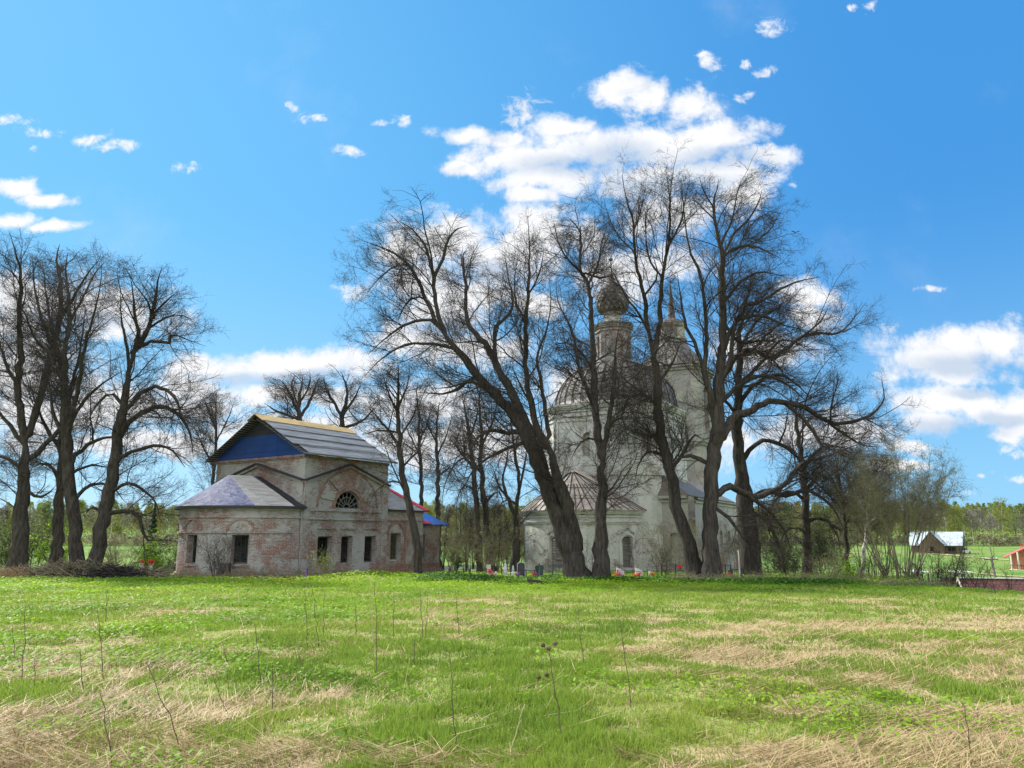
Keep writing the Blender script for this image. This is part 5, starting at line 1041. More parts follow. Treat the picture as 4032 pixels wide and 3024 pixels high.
bush('leafy_bush', gx_(140, 66), 66, 5.5, 3, 'tall grey green bush between the two leftmost lime trunks', M_LG, 320, 10, 2600, .09)
bush('leafy_bush', gx_(232, 60), 60, 3.6, 2, 'bright lime green bush between the second lime trunk and the leaning lime', M_COVER, 321, 8, 1500, .075)
bush('leafy_bush', gx_(30, 68), 68, 4.5, 3, 'grey green bush at the foot of the leftmost lime', M_LG, 322, 10, 2400, .09)
bush('leafy_bush', gx_(590, 74), 74, 4.4, 3, 'yellow green bush behind the two fence posts with flowers', M_COVER, 323, 10, 2200, .1)
bush('leafy_bush', gx_(660, 80), 80, 7, 4, 'tall green bush against the left wall of the brick church', M_LG, 324, 10, 2400, .11)
bush('bare_bush', gx_(480, 66), 66, 3.4, 3, 'grey leafless bush behind the brush heap', M_LG, 325, 16, 0, tw=M_TWIG2, wide=.7)
bush('leafy_bush', gx_(1980, 76), 76, 4.2, 3, 'dark green bush in the gap left of the white apse', M_LG, 326, 10, 2600, .09)
for i, (px, Y, h, lb) in enumerate(((1800, 58, 4.6, 'grey brown leafless scrub behind the blue annex'), (1870, 66, 5.2, 'grey brown leafless scrub before the green slope in the gap'), (1930, 57, 3.6, 'low leafless scrub round the close pair of trunks'), (2000, 68, 5.6, 'tall leafless scrub between the close pair and the forked tree'), (2050, 63, 3.4, 'leafless scrub against the edge of the white apse'), (2900, 70, 6.0, 'leafless scrub in the gap right of the tallest lime'), (3030, 62, 5.4, 'leafless scrub just right of the thick trunk'), (3200, 60, 5.8, 'leafless scrub behind the drooping tree'), (2650, 50, 3.6, 'tall leafless scrub before the side wall of the white church'), (2770, 50, 3.0, 'leafless scrub between the left leaning lime and the tallest lime'))):
    bush('bare_bush', gx_(px, Y), Y, h, 4, lb, M_WIL, 350 + i, 13, 1100, .035, tw=M_TWIG2, wide=.5, thick=.018, dens=.9, group='leafless scrub round the churches')
for i, (px, Y, h, lb) in enumerate(((1745, 66, 6.5, 'thin bare sapling above the tip of the blue annex roof'), (1800, 70, 8.0, 'tall thin bare sapling right of the blue annex, first in the gap'), (1838, 64, 6.6, 'thin bare sapling in the gap, left of the close pair of trunks'), (1862, 72, 8.4, 'tall thin bare sapling in the gap, just left of the close pair'), (1905, 70, 7.5, 'thin bare sapling seen between the close pair of trunks'), (1960, 68, 7.8, 'thin bare sapling right of the close pair of trunks'), (1990, 73, 8.6, 'tall thin bare sapling midway to the forked tree'), (2045, 66, 6.8, 'thin bare sapling between the forked tree and the white apse'))):
    bush('sapling', gx_(px, Y), Y, h, .5, lb, M_WIL, 380 + i, 3, 150, .04, up=.09, cat='sapling', wide=.16, thick=.05, dens=1.6, group='thin saplings in the gap between the churches', t0=.25)
bush('leafy_bush', gx_(1790, 66), 66, 2.4, 1.5, 'small dark bush at the corner of the blue annex', M_NETTLE, 327, 7, 900, .07)
bush('leafy_bush', gx_(2930, 82), 82, 4.0, 3, 'green bush between the tallest lime and the thick trunk', M_LG, 328, 10, 2200, .1)
bush('leafy_bush', gx_(3080, 74), 74, 4.2, 3, 'green bush beyond the thick dark trunk', M_LG, 329, 10, 2200, .1)
bush('bare_bush', gx_(3240, 46), 46, 2.0, 3, 'tangle of pale dry stems between the right hand limes and the birch', M_LG, 330, 22, 160, .05, tw=M_TWIG2, wide=1.0, thick=.014)
bush('bare_bush', gx_(3120, 46.5), 46.5, 1.9, 3, 'tangle of dark dry stems right of the thick trunk', M_LG, 331, 20, 60, .05, wide=1.1, thick=.014)
bush('leafy_bush', gx_(3345, 43), 43, 1.25, 1.5, 'small fresh green bush at the foot of the birch', M_COVER, 332, 9, 800, .05, wide=.7, thick=.012)
bush('bare_bush', gx_(3640, 42), 42, 1.5, 3, 'dark thicket of bare stems at the foot of the low willow', M_LG, 333, 24, 60, .04, wide=1.1, thick=.016)
bush('bare_bush', gx_(3420, 44.5), 44.5, 1.7, 3, 'dark bare thicket between the birch and the big willow', M_LG, 334, 22, 60, .04, wide=1.0, thick=.016)
bush('bare_bush', gx_(870, 46.2), 46.2, 2.9, 2, 'dark leafless bush before the rounded brick apse, between its windows', M_LG, 335, 13, 0, wide=.5, thick=.016, up=.03)
bush('bare_bush', gx_(1010, 45.6), 45.6, 1.2, 2, 'low leafless bush under the large apse window', M_LG, 336, 12, 0, tw=M_TWIG2, wide=.9, thick=.01)
bush('bare_bush', gx_(1270, 46.5), 46.5, 1.75, 1.6, 'pale dry bush with small buds beside the purple draped post', M_GRASS, 337, 12, 500, .04, tw=M_TWIG2, wide=.6, thick=.012)
bush('bare_bush', gx_(1340, 47), 47, 1.2, 1.4, 'pale dry arching bush under the middle window of the brick nave', M_LG, 338, 12, 0, tw=M_TWIG2, wide=1.1, thick=.011, up=-.02)
bush('bare_bush', gx_(2600, 44.2), 44.2, 2.1, 1.4, 'thin bare bush standing between the leaning lime and the upright lime, by the graves', M_LG, 339, 7, 0, wide=.45, thick=.013)
bush('bare_bush', gx_(2330, 45.2), 45.2, 2.6, 1.2, 'slender bare shoots between the crossing lime trunks', M_LG, 340, 5, 0, wide=.4, thick=.014)
traced_tree('birch_tree', 47, 'white trunked birch leaning slightly right, before the thicket', [[(1860,1250,9),(1866,1190,8),(1873,1128,7),(1880,1060,6),(1886,1000,4),(1890,950,2)], [(1875,1115,4),(1850,1070,3),(1835,1030,2)], [(1880,1060,4),(1905,1010,3),(1915,970,2)]], 41, extra=5, bark=M_BIRCH, dens=1.7, maxlen=3, up=.07)

# ------------------------------------------------------------------ graves, fences, heaps
def gpt(px, Y): x = gx_(px, Y); return np.array([x, Y, tzf(x, Y)])
def picket_fence(name, pa, pb, h, n, label, m, rails=2, top='flat', pw=.035, post=.07, sag=0.0, npost=4, cat='fence', group=None):
    a, b = np.array(pa, float), np.array(pb, float); rng = random.Random(int(abs(a[0] * 31 + b[1] * 17)) + n); root = empty(name, (a + b) / 2, label, cat, group); L = np.linalg.norm(b - a)
    P = lambda t_: np.array([*(a + (b - a) * t_)[:2], tzf(*(a + (b - a) * t_)[:2])])
    for i in range(npost):
        t_ = i / (npost - 1); MB().beam(P(t_) - [0, 0, .2], P(t_) + [rng.uniform(-.04, .04), 0, h * 1.05], post).build('post', m, root)
    for k in range(rails):
        z = h * (.93 if k == 0 else .93 - .62 * k / max(1, rails - 1)); mb = MB()
        for i in range(npost - 1): mb.beam(P(i / (npost - 1)) + [0, 0, z + rng.uniform(-.03, .03)], P((i + 1) / (npost - 1)) + [0, 0, z + rng.uniform(-.03, .03)], post * .5)
        mb.build('rail', m, root)
    if n:
        mb = MB()
        for i in range(n): p = P((i + .5) / n); mb.beam(p + [0, 0, .06], p + [rng.uniform(-.03, .03), 0, h * rng.uniform(.9, 1.02)], pw, pw * .6)
        mb.build('picket_panel', m, root)
    return root
M_OLDW = mat('old_grey_wood', (.10, .09, .08), .9, var=.35, vscale=4)
picket_fence('wooden_fence', gpt(470, 53), gpt(566, 52), .78, 22, 'weathered picket fence left of the two flower topped posts', M_OLDW)
picket_fence('wooden_fence', gpt(572, 53), gpt(690, 53), .80, 22, 'weathered picket fence between the flower topped posts and the brick church', M_OLDW)
picket_fence('wooden_fence', gpt(1668, 50.6), gpt(1772, 51.2), .62, 13, 'low dark picket fence below the blue annex', M_OLDW, pw=.07)
picket_fence('iron_fence', gpt(1776, 49), gpt(1850, 48.5), .62, 6, 'low black railing nearest the blue annex, before the river', M_IRON, npost=4, pw=.02)
picket_fence('iron_fence', gpt(1855, 46.4), gpt(1975, 45.6), .62, 0, 'black tube railing before the roofed grave marker', M_IRON, npost=5, post=.05)
picket_fence('iron_fence', gpt(1978, 45.6), gpt(2104, 45.2), .60, 10, 'black tube railing before the obelisk and the arched headstone', M_IRON, npost=5, post=.05, pw=.02)
picket_fence('iron_fence', gpt(2122, 45.4), gpt(2225, 45.8), .92, 26, 'green barred grave fence under the leaning lime', M_GIRON, npost=3, pw=.03, post=.08)
picket_fence('iron_fence', gpt(2372, 45.5), gpt(2545, 45.5), .60, 8, 'low black railing before the two white slanted slabs', M_IRON, npost=4, pw=.018, post=.045)
picket_fence('iron_fence', gpt(2600, 46), gpt(2705, 46.2), .95, 12, 'taller black railing left of the lime that leans to the left', M_IRON, npost=3, pw=.02, post=.05, rails=3)
picket_fence('iron_fence', gpt(2826, 46.2), gpt(2872, 46.6), .88, 8, 'black railing just right of the tallest lime', M_IRON, npost=3, pw=.025, post=.06)
picket_fence('iron_fence', gpt(2872, 46.6), gpt(2950, 47), .66, 10, 'low black railing between the pale pole and the thick trunk', M_IRON, npost=3, pw=.02)
q = gpt(2905, 45.5); r_ = empty('wooden_pole', q, 'pale bare pole between the tallest lime and the thick trunk', 'pole'); MB().tube([q - [0, 0, .2], q + [.02, 0, .9], q + [-.01, 0, 1.75]], [.045, .04, .03], 8).build('shaft', M_PALE, r_, True)
mb = MB(); mb.lathe(q + [-.01, 0, 1.74], [(.05, 0), (.05, .04), (.001, .05)], 8); mb.build('cap', M_OLDW, r_)
def headstone(px, Y, w, h, label, m, shape, base=True, th=.12, cat='gravestone'):
    p = gpt(px, Y); root = empty('gravestone', p, label, cat); X = np.array([1, 0, 0]); Yv = np.array([0, 1.0, 0]); Z = np.array([0, 0, 1.0])
    if shape == 'arch': pr = [(-w/2, 0), (w/2, 0)] + [(w/2 * math.cos(a), h - w * .3 + w * .3 * math.sin(a)) for a in np.linspace(0, math.pi, 11)]
    elif shape == 'slant': pr = [(-w/2, 0), (w/2, 0), (w/2, h * .72), (w * .1, h * .86), (-w/2, h)]
    else: pr = [(-w/2, 0), (w/2, 0), (w/2, h * .6), (w * .62, h * .72), (w * .45, h * .86), (w * .2, h * .84), (0, h), (-w * .2, h * .84), (-w * .45, h * .86), (-w * .62, h * .72), (-w/2, h * .6)]
    mb = MB(); f = [p + X * a + Z * b - Yv * th / 2 for a, b in pr]; k = [q + Yv * th for q in f]; mb.face(f); mb.face(k)
    for i in range(len(f)): j = (i + 1) % len(f); mb.face([f[i], f[j], k[j], k[i]])
    mb.build('slab', m, root)
    if base: MB().box(p + Z * .05, X * (w * .7), Yv * .2, Z * .1).build('plinth', M_STONE, root)
    if shape == 'arch':
        mb = MB(); q = [p + X * a * 1.04 + Z * (b + .0) - Yv * (th / 2 + .012) for a, b in pr[1:]] + [p - X * w / 2 * 1.04 - Yv * (th / 2 + .012)]
        for a, b in zip(q[:-1], q[1:]): mb.beam(a, b, .035)
        mb.build('edge_moulding', M_STONE, root)
    return root
headstone(2052, 46.4, .46, 1.02, 'black arched headstone with a pale rim, left of the white apse', M_BSTONE, 'arch')
headstone(2123, 46.6, .46, .98, 'dark scrolled headstone beside the green grave fence', M_BSTONE, 'scroll')
headstone(2439, 46.3, .44, .74, 'white slab with a slanted top, nearer the upright lime', mat('white_stone', (.62, .62, .6), .6, .3, var=.12), 'slant')
headstone(2512, 46.3, .44, .74, 'white slab with a slanted top, farther from the upright lime', MATS['white_stone'], 'slant')
headstone(2868, 47.2, .34, .62, 'small dark headstone behind the red flowers by the pale pole', M_BSTONE, 'arch')
def obelisk(px, Y, w, h, label, m, cross=True):
    p = gpt(px, Y); root = empty('obelisk', p, label, 'gravestone'); MB().box(p + [0, 0, h * .07], [w * .62, 0, 0], [0, w * .62, 0], [0, 0, h * .09]).build('plinth', m, root)
    MB().lathe(p, [(w * .68, h * .16), (w * .30, h * .80), (w * .001, h * .90)], 4, a0=math.pi / 4, a1=math.pi * 2.25).build('shaft', m, root)
    if cross:
        mb = MB(); t_ = p + [0, 0, h * .88]; mb.beam(t_, t_ + [0, 0, h * .14], .03); mb.beam(t_ + [-.06, 0, h * .09], t_ + [.06, 0, h * .09], .028); mb.build('cross', M_STONE, root)
        MB().box(p + [0, -w * .5, h * .46], [.07, 0, 0], [0, .012, 0.02], [0, 0.0, .09]).build('plaque', MATS['white_stone'], root)
obelisk(1990, 46.2, .34, 1.12, 'grey obelisk gravestone with a small cross, right of the roofed marker', M_STONE)
obelisk(2020, 50, .24, .95, 'small pale blue obelisk behind the grey one', mat('pale_blue_paint', (.42, .50, .56), .6, .3), False)
q = gpt(1924, 46.6); r_ = empty('grave_marker', q, 'grey wooden grave board under a little pitched roof', 'grave marker'); MB().box(q + [0, 0, .42], [.15, 0, 0], [0, .03, 0], [0, 0, .46]).build('board', M_STONE, r_)
mb = MB(); mb.slab([q + [-.27, -.14, .86], q + [-.27, .14, .86], q + [0, .14, 1.06], q + [0, -.14, 1.06]], .025); mb.slab([q + [.27, -.14, .86], q + [.27, .14, .86], q + [0, .14, 1.06], q + [0, -.14, 1.06]], .025); mb.build('little_roof', M_WOODB, r_, uv=True)
MB().box(q + [0, -.04, .76], [.07, 0, 0], [0, .006, 0], [0, 0, .07]).build('icon', mat('pale_yellow', (.5, .5, .22), .6), r_)
q = gpt(2013, 47.4); r_ = empty('bench', q, 'narrow white bench plank behind the grave railing', 'bench'); MB().box(q + [0, 0, .42], [.38, 0, 0], [0, .12, 0], [0, 0, .02]).build('seat', M_CREAM, r_)
for s_ in (-1, 1): MB().beam(q + [s_ * .3, 0, -.1], q + [s_ * .3, 0, .4], .05).build('leg', M_IRON, r_)
FC = {'red': (.62, .03, .03), 'orange': (.75, .16, .02), 'pink': (.62, .16, .36), 'purple': (.20, .08, .28), 'white': (.6, .58, .5)}
for k_, c_ in FC.items(): mat('petal_' + k_, c_, .6, .2, trans=.2)
def bouquet(px, Y, z, cols, label, r=.13, seed=1, n=9):
    p = gpt(px, Y); p[2] += z; rng = np.random.default_rng(seed); root = empty('bouquet', p, label, 'flowers')
    mb = MB()
    for i in range(n): e = p + [rng.normal(0, r), rng.normal(0, r * .6), r * 1.0 + rng.normal(0, r * .35)]; mb.beam(p - [0, 0, .12], e, .012)
    mb.build('flower_stem', M_NETTLE_PLAIN, root)
    for ci, c in enumerate(cols):
        C = []; HH = []
        for i in range(n):
            o = p + [rng.normal(0, r * .6) + (ci - (len(cols) - 1) / 2) * r * 1.3, rng.normal(0, r * .5), r * 1.0 + rng.normal(0, r * .45)]; C.append(o + rng.normal(0, .035, (16, 3)))
        v, f, h = cards(np.concatenate(C), .032 + .012 * rng.random(16 * n), np.zeros(16 * n), rng); link('bloom', np_mesh('bloom', v - p, f), MATS['petal_' + c], root)
M_NETTLE_PLAIN = mat('plain_green_stem', (.05, .12, .03), .7)
for i, (px, Y, z, cs, lb) in enumerate(((1931, 45.2, .28, ['red'], 'red flowers under the roofed grave marker'), (1946, 45.1, .14, ['pink', 'white'], 'small faded pink flowers right of the roofed grave marker'), (2043, 45.0, .24, ['purple'], 'dark purple flowers before the black arched headstone'), (2103, 45.0, .22, ['red', 'purple'], 'red and purple flowers left of the green grave fence'), (2431, 45.0, .22, ['orange', 'pink'], 'orange and mauve bouquet before the nearer white slab'), (2505, 45.0, .20, ['orange', 'red'], 'orange and red bouquet before the farther white slab'), (2560, 45.0, .24, ['white', 'orange'], 'white and orange bouquet standing alone right of the slabs'), (2671, 45.6, .62, ['red'], 'red flowers tied high on the taller railing'), (2868, 45.4, .15, ['red'], 'red flowers lying below the pale pole'), (566, 49.7, .98, ['orange'], 'orange flowers on the left fence post'), (604, 49.7, .96, ['orange', 'red'], 'orange and red flowers on the right fence post'), (2388, 45.1, .1, ['red'], 'tiny red flowers beside the upright lime trunk'))): bouquet(px, Y, z, cs, lb, .11 if i not in (4, 5) else .14, 400 + i)
for px, lb in ((566, 'grey stone post topped by orange flowers, left of the pair'), (604, 'grey stone post topped by orange and red flowers, right of the pair')):
    q = gpt(px, 49.8); r_ = empty('stone_post', q, lb, 'post'); MB().box(q + [0, 0, .36], [.095, 0, 0], [0, .095, 0], [0, 0, .56]).build('shaft', M_STONE, r_); MB().box(q + [0, 0, .945], [.12, 0, 0], [0, .12, 0], [0, 0, .03]).build('cap', M_STONE, r_)
# heap of brushwood and dead branches at the foot of the left hand limes
def heap(name, px0, px1, Y, h, n, label, seed, m, lr=(.6, 2.2), rr_=(.010, .035), depth=1.2, flat=.30, cat='brushwood', prof=None):
    rng = np.random.default_rng(seed); x0, x1 = gx_(px0, Y), gx_(px1, Y); u = rng.random(n); x = x0 + (x1 - x0) * u; y = Y + rng.normal(0, depth * .5, n); top = (prof(u) if prof else np.sin(np.pi * np.clip(u, .03, .97)) ** .5) * h * np.exp(-((y - Y) / depth) ** 2); z = tz(x, y) + top * rng.random(n) ** .7
    a = rng.random(n) * 6.28; d = np.stack([np.cos(a), np.sin(a) * .7, rng.normal(0, flat, n)], -1); L = rng.uniform(*lr, n); b = np.stack([x, y, z], -1) - unit(d) * L[:, None] * .5
    P, Rr = grow(b, d, L, rng.uniform(*rr_, n), 7, rng, .10, .0, 0, .4); P[..., 2] = np.maximum(P[..., 2], tz(P[..., 0], P[..., 1]) + .01); v, f = tubes([(P, Rr)], [5]); return tag(link(name, np_mesh(name, v, f), m), label, cat, kind='stuff')
heap('brushwood', 20, 660, 46.5, 1.0, 1500, 'long grey heap of dead branches under the left hand limes', 501, M_TWIG2, prof=lambda u: .45 + .55 * np.exp(-((u - .5) / .28) ** 2))
heap('brushwood', 380, 560, 45.8, .75, 420, 'black stacked branches at the near right side of the brush heap', 502, mat('charred_wood', (.035, .032, .03), .9), lr=(1.0, 2.2), rr_=(.02, .05), flat=.12)
heap('brushwood', 0, 130, 45.5, .7, 700, 'tan dry stems at the left end of the brush heap', 503, mat('tan_stem', (.30, .21, .12), .9, var=.3), lr=(.4, 1.0), rr_=(.005, .010), flat=.9)
heap('debris', 960, 1120, 44.6, .22, 130, 'broken grey planks and sticks lying before the brick church corner', 504, M_TWIG2, lr=(.5, 1.4), rr_=(.02, .05), flat=.06, cat='debris', depth=.5)
heap('debris', 1060, 1190, 44.2, .20, 500, 'heap of red brick rubble and rotten wood before the brick church corner', 505, mat('rubble', (.16, .07, .05), .95, var=.4, vscale=6), lr=(.08, .25), rr_=(.03, .07), flat=.3, cat='debris', depth=.4)
heap('dry_stems', 700, 1330, 46.2, .62, 900, 'dry weeds and sticks along the foot of the brick church', 506, M_TWIG2, lr=(.4, 1.1), rr_=(.004, .012), flat=.9, cat='dry stems', prof=lambda u: .5 + .5 * np.sin(u * 23) ** 2)
heap('dry_stems', 2620, 3420, 42.6, .55, 1500, 'tangled dry stems along the meadow edge below the right hand limes', 507, M_TWIG2, lr=(.35, 1.0), rr_=(.004, .011), flat=.8, cat='dry stems', prof=lambda u: .4 + .6 * np.sin(u * 17) ** 2)
heap('dry_stems', 3400, 4100, 37.5, .4, 900, 'dry stems along the meadow edge below the willows', 508, M_TWIG2, lr=(.3, .9), rr_=(.004, .010), flat=.8, cat='dry stems', prof=lambda u: .5 + .5 * np.sin(u * 13) ** 2)
def lump(name, p, dims, label, cat, m, seed, part='wood'):
    import bmesh
    bm = bmesh.new(); bmesh.ops.create_icosphere(bm, subdivisions=3, radius=1); rng = np.random.default_rng(seed)
    for v in bm.verts: c = np.array(v.co); k = 1 + .35 * (fbm(np.array([c[0] * 2.1 + c[2] * 3 + 9]), np.array([c[1] * 2.1 - c[2] * 2 + 5]), seed, 3)[0] - .5) * 2; v.co = (c[0] * dims[0] * k, c[1] * dims[1] * k, max(-.1, c[2]) * dims[2] * k)
    me = bpy.data.meshes.new(name); bm.to_mesh(me); bm.free(); o = link(name, me, m); o.location = p; return tag(o, label, cat)
q = gpt(2110, 39.5); root = empty('rotten_log', q, 'dark rotten log with a broken stub lying in the grass before the graves', 'log'); MB().tube([q + [-.45, 0, .12], q + [-.25, .02, .15], q + [.1, .05, .13], q + [.5, .1, .06], q + [.7, .12, .03]], [.14, .13, .12, .07, .03], 10).build('log_body', M_BARK, root, True); MB().tube([q + [-.40, 0, .18], q + [-.43, 0, .30], q + [-.46, 0, .36]], [.05, .04, .01], 7).build('stub', M_BARK, root, True)
q = gpt(893, 46.4); root = empty('tree_stump', q, 'dark broad stump with a flat sawn top before the brick apse', 'stump'); MB().tube([q - [0, 0, .1], q + [0, 0, .25], q + [.02, 0, .6], q + [.03, 0, .98]], [.46, .38, .34, .33], 14).build('stump_body', M_BARK, root, True); MB().lathe(q + [.03, 0, .982], [(.0, .004), (.32, .0)], 14).build('sawn_top', M_WOODB, root, uv=True)
q = gpt(1216, 44.3); root = empty('draped_post', q, 'short post draped with a purple cloth before the brick nave', 'post'); MB().tube([q - [0, 0, .15], q + [0, 0, .72]], [.035, .035], 8).build('post_body', M_IRON, root); mb = MB(); mb.lathe(q + [-.03, 0, 0], [(.04, .70), (.05, .62), (.035, .5), (.06, .34), (.10, .2)], 10); mb.build('cloth', mat('purple_cloth', (.13, .07, .24), .8, var=.2), root, True); mb = MB(); mb.lathe(q, [(.001, .80), (.055, .77), (.06, .72), (.03, .69)], 10); mb.build('knob', MATS['purple_cloth'], root, True)
# dead weed stalks standing in the meadow
def ground_hit(px, py):
    r = ray(px, py); Y = 4.0
    while Y < 60:
        p = EYE + r * (Y / r[1])
        if p[2] <= tzf(p[0], p[1]): return p
        Y += .03
    return p
M_ST1 = mat('dark_dead_stalk', (.10, .075, .05), .9, var=.3, vscale=8); M_ST2 = mat('pale_dead_stalk', (.42, .34, .22), .9, var=.25, vscale=8)
STK = [(447,3024,395,2716,1),(85,2686,91,2382,1),(413,2686,368,2388,1),(413,2461,422,2315,1),(1212,2558,1206,2291,1),(1255,2549,1235,2303,1),(1276,2504,1276,2328,1),(905,2832,814,2644,1),(717,2960,577,2607,1),(1072,2826,1072,2595,1),(292,2905,316,2783,2),(328,2735,328,2552,1),(137,2716,134,2589,1),(1027,2698,996,2455,1),(896,2619,875,2528,1),(1203,2662,1173,2577,1),(1797,2947,1769,2552,1),(2219,2923,2158,2546,1),(1487,2656,1475,2291,1),(1469,2558,1459,2267,2),(1549,2522,1548,2309,1),(1666,2528,1654,2322,1),(1675,2522,1684,2334,1),(1742,2510,1730,2279,2),(1808,2504,1791,2322,1),(2298,2625,2274,2382,1),(2486,2798,2441,2425,1),(2006,2972,2067,2774,2),(1630,2625,1633,2516,1),(1405,2516,1399,2370,1),(2895,2428,2834,2352,1),(3830,3014,3794,2777,1),(3633,2546,3648,2413,2),(3684,2461,3666,2358,2),(3563,2759,3593,2650,2),(2810,2540,2803,2486,1),(3600,2570,3540,2480,2),(60,2600,52,2460,1)]
STK.sort(key=lambda s: s[0]); ORD = 'first second third fourth fifth sixth seventh eighth ninth tenth eleventh twelfth thirteenth fourteenth fifteenth sixteenth seventeenth eighteenth nineteenth twentieth'.split()
cnt = {1: 0, 2: 0}; tot = {k: sum(1 for s in STK if s[4] == k) for k in (1, 2)}
for i, (bx, by, tx, ty, kd) in enumerate(STK):
    b = ground_hit(bx, by); e = at(tx, ty, b[1]); rng = np.random.default_rng(600 + i); H = np.linalg.norm(e - b); e[1] += rng.normal(0, .08) * H; n = 9
    P = b + (e - b) * np.linspace(0, 1, n)[:, None]; P[1:-1] += rng.normal(0, .010, (n - 2, 3)) * min(1.5, H); P[0, 2] -= .05; r0 = .004 + .00022 * b[1]
    k = cnt[kd]; cnt[kd] += 1; a_, b_ = ('dark', 'pale')[kd - 1], 'left' if k < tot[kd] / 2 else 'right'; k_ = k if b_ == 'left' else tot[kd] - 1 - k
    root = empty('weed_stalk', b, f'{a_} dead weed stalk upright in the meadow, {ORD[k_]} {a_} one counted from the {b_}', 'weed', 'dead weed stalks standing in the meadow'); m = (M_ST1, M_ST2)[kd - 1]
    MB().tube(P, np.linspace(r0, r0 * .45, n), 5).build('stem', m, root, True)
    mb = MB()
    for j in range(rng.integers(2, 6)):
        t_ = rng.uniform(.3, .98); p = b + (e - b) * t_; a = rng.random() * 6.28; L = rng.uniform(.03, .14) * H * (1.3 - t_); mb.tube([p, p + [math.cos(a) * L * .6, math.sin(a) * L * .6, L * .7], p + [math.cos(a) * L, math.sin(a) * L, L * 1.1]], [r0 * .5, r0 * .4, r0 * .25], 4)
    mb.build('side_shoot', m, root)
    if (bx, by) == (2219, 2923):
        root['label'] = 'tall dark dead weed stalk carrying round dry flower heads'
        for dx, dz in ((0, 0), (-.05, .03), (.06, .045), (-.02, -.22), (-.09, -.24)): mb = MB(); c = e + [dx, 0, dz]; mb.lathe(c, [(.001, -.02)] + [(.022 * math.cos(a), .02 * math.sin(a)) for a in (-.7, 0, .7)] + [(.001, .022)], 7); mb.tube([b + (e - b) * (.93 if dz > -.1 else .62), c], [r0 * .4, r0 * .3], 4); mb.build('flower_head', M_ST1, root)

# ------------------------------------------------------------------ village beyond the meadow
def frame(px, Y, azd):
    p = gpt(px, Y); a = R(azd); return p, np.array([math.sin(a), math.cos(a), 0]), np.array([math.cos(a), -math.sin(a), 0]), np.array([0, 0, 1.0])
def log_house():
    p, e, n, Z = frame(3690, 226, 128)      # e along the ridge towards the right, n out of the front (towards the camera)
    n = -np.array([-e[1], e[0], 0]) if (-np.array([-e[1], e[0], 0]))[1] < 0 else np.array([-e[1], e[0], 0])
    L, D_, H, Rg = 12.6, 8.0, 2.6, 6.2; root = empty('log_house', p, 'old log house with a broad zinc roof and a front gable, far across the field', 'house'); g = lambda a, b, c: p + e * a + n * b + Z * c
    mb = MB()
    for a0, b0, a1, b1 in ((-L/2, D_/2, L/2, D_/2), (-L/2, -D_/2, L/2, -D_/2)): mb.face([g(a0, b0, -1), g(a1, b1, -1), g(a1, b1, H), g(a0, b0, H)])
    for s in (-1, 1): mb.face([g(s*L/2, -D_/2, -1), g(s*L/2, D_/2, -1), g(s*L/2, D_/2, H), g(s*L/2, 0, Rg - .1), g(s*L/2, -D_/2, H)])
    mb.build('wall', M_LOG, root, uv=True); mb = MB()
    for s in (-1, 1): mb.slab([g(-L/2 - .7, s * (D_/2 + .6), H - .35), g(L/2 + .7, s * (D_/2 + .6), H - .35), g(L/2 + .7, 0, Rg), g(-L/2 - .7, 0, Rg)], .08)
    rf = mb.build('roof', M_ZINC, root); c = -.6; mb = MB(); w, fz = 3.0, 2.0
    mb.face([g(c - w, D_/2 + fz, -1), g(c + w, D_/2 + fz, -1), g(c + w, D_/2 + fz, H), g(c, D_/2 + fz, Rg), g(c - w, D_/2 + fz, H)])
    for s in (-1, 1): mb.face([g(c + s * w, D_/2 - .1, -1), g(c + s * w, D_/2 + fz, -1), g(c + s * w, D_/2 + fz, H), g(c + s * w, D_/2 - .1, H)])
    mb.build('front_gable', M_LOG, root, uv=True); mb = MB()
    for s in (-1, 1): mb.slab([g(c + s * (w + .5), D_/2 + fz + .6, H - .4), g(c, D_/2 + fz + .6, Rg + .25), g(c, 0.5, Rg + .25), g(c + s * (w + .5), D_/2 - 1.0, H - .4)], .08)
    mb.build('gable_roof', M_ZINC, rf)
    for a, b, ww in ((c, D_/2 + fz + .03, 1.0), (4.6, D_/2 + .03, 1.0), (3.6, D_/2 + .03, .8)): MB().box(g(a, b, 1.3), e * ww / 2, n * .03, Z * .6).build('window', M_DARK, root)
    for a in (2.4, 5.9): MB().beam(g(a, D_/2 + .7, -1), g(a, D_/2 + .7, H - .2), .16).build('porch_post', M_LOG, root, uv=True)
log_house()
def car():
    p, e, n, Z = frame(3792, 222, 62); root = empty('parked_car', p, 'small pale car parked at the right end of the log house', 'car'); g = lambda a, b, c: p + e * a + n * b + Z * (c + .1)
    def prism(prof, w, name, m, par): 
        mb = MB(); A_ = [g(a, -w, c) for a, c in prof]; B_ = [g(a, w, c) for a, c in prof]; mb.face(A_); mb.face(B_)
        for i in range(len(prof)): j = (i + 1) % len(prof); mb.face([A_[i], A_[j], B_[j], B_[i]])
        return mb.build(name, m, par)
    cp = mat('pale_car_paint', (.55, .57, .6), .3, .5)
    prism([(-2.0, .3), (2.0, .3), (2.05, .6), (1.9, .85), (.9, .95), (-1.9, .95), (-2.05, .7)], .82, 'body', cp, root); prism([(.85, .95), (.35, 1.45), (-1.2, 1.45), (-1.75, .95)], .72, 'cabin_glass', M_BSTONE, root); prism([(.33, 1.43), (.3, 1.5), (-1.15, 1.5), (-1.2, 1.43)], .70, 'roof', cp, root)
    for a in (-1.3, 1.3):
        for b in (-.78, .78): mb = MB(); mb.tube([g(a, b - .1, .3), g(a, b + .1, .3)], [.31, .31], 14); mb.build('wheel', M_IRON, root)
car()
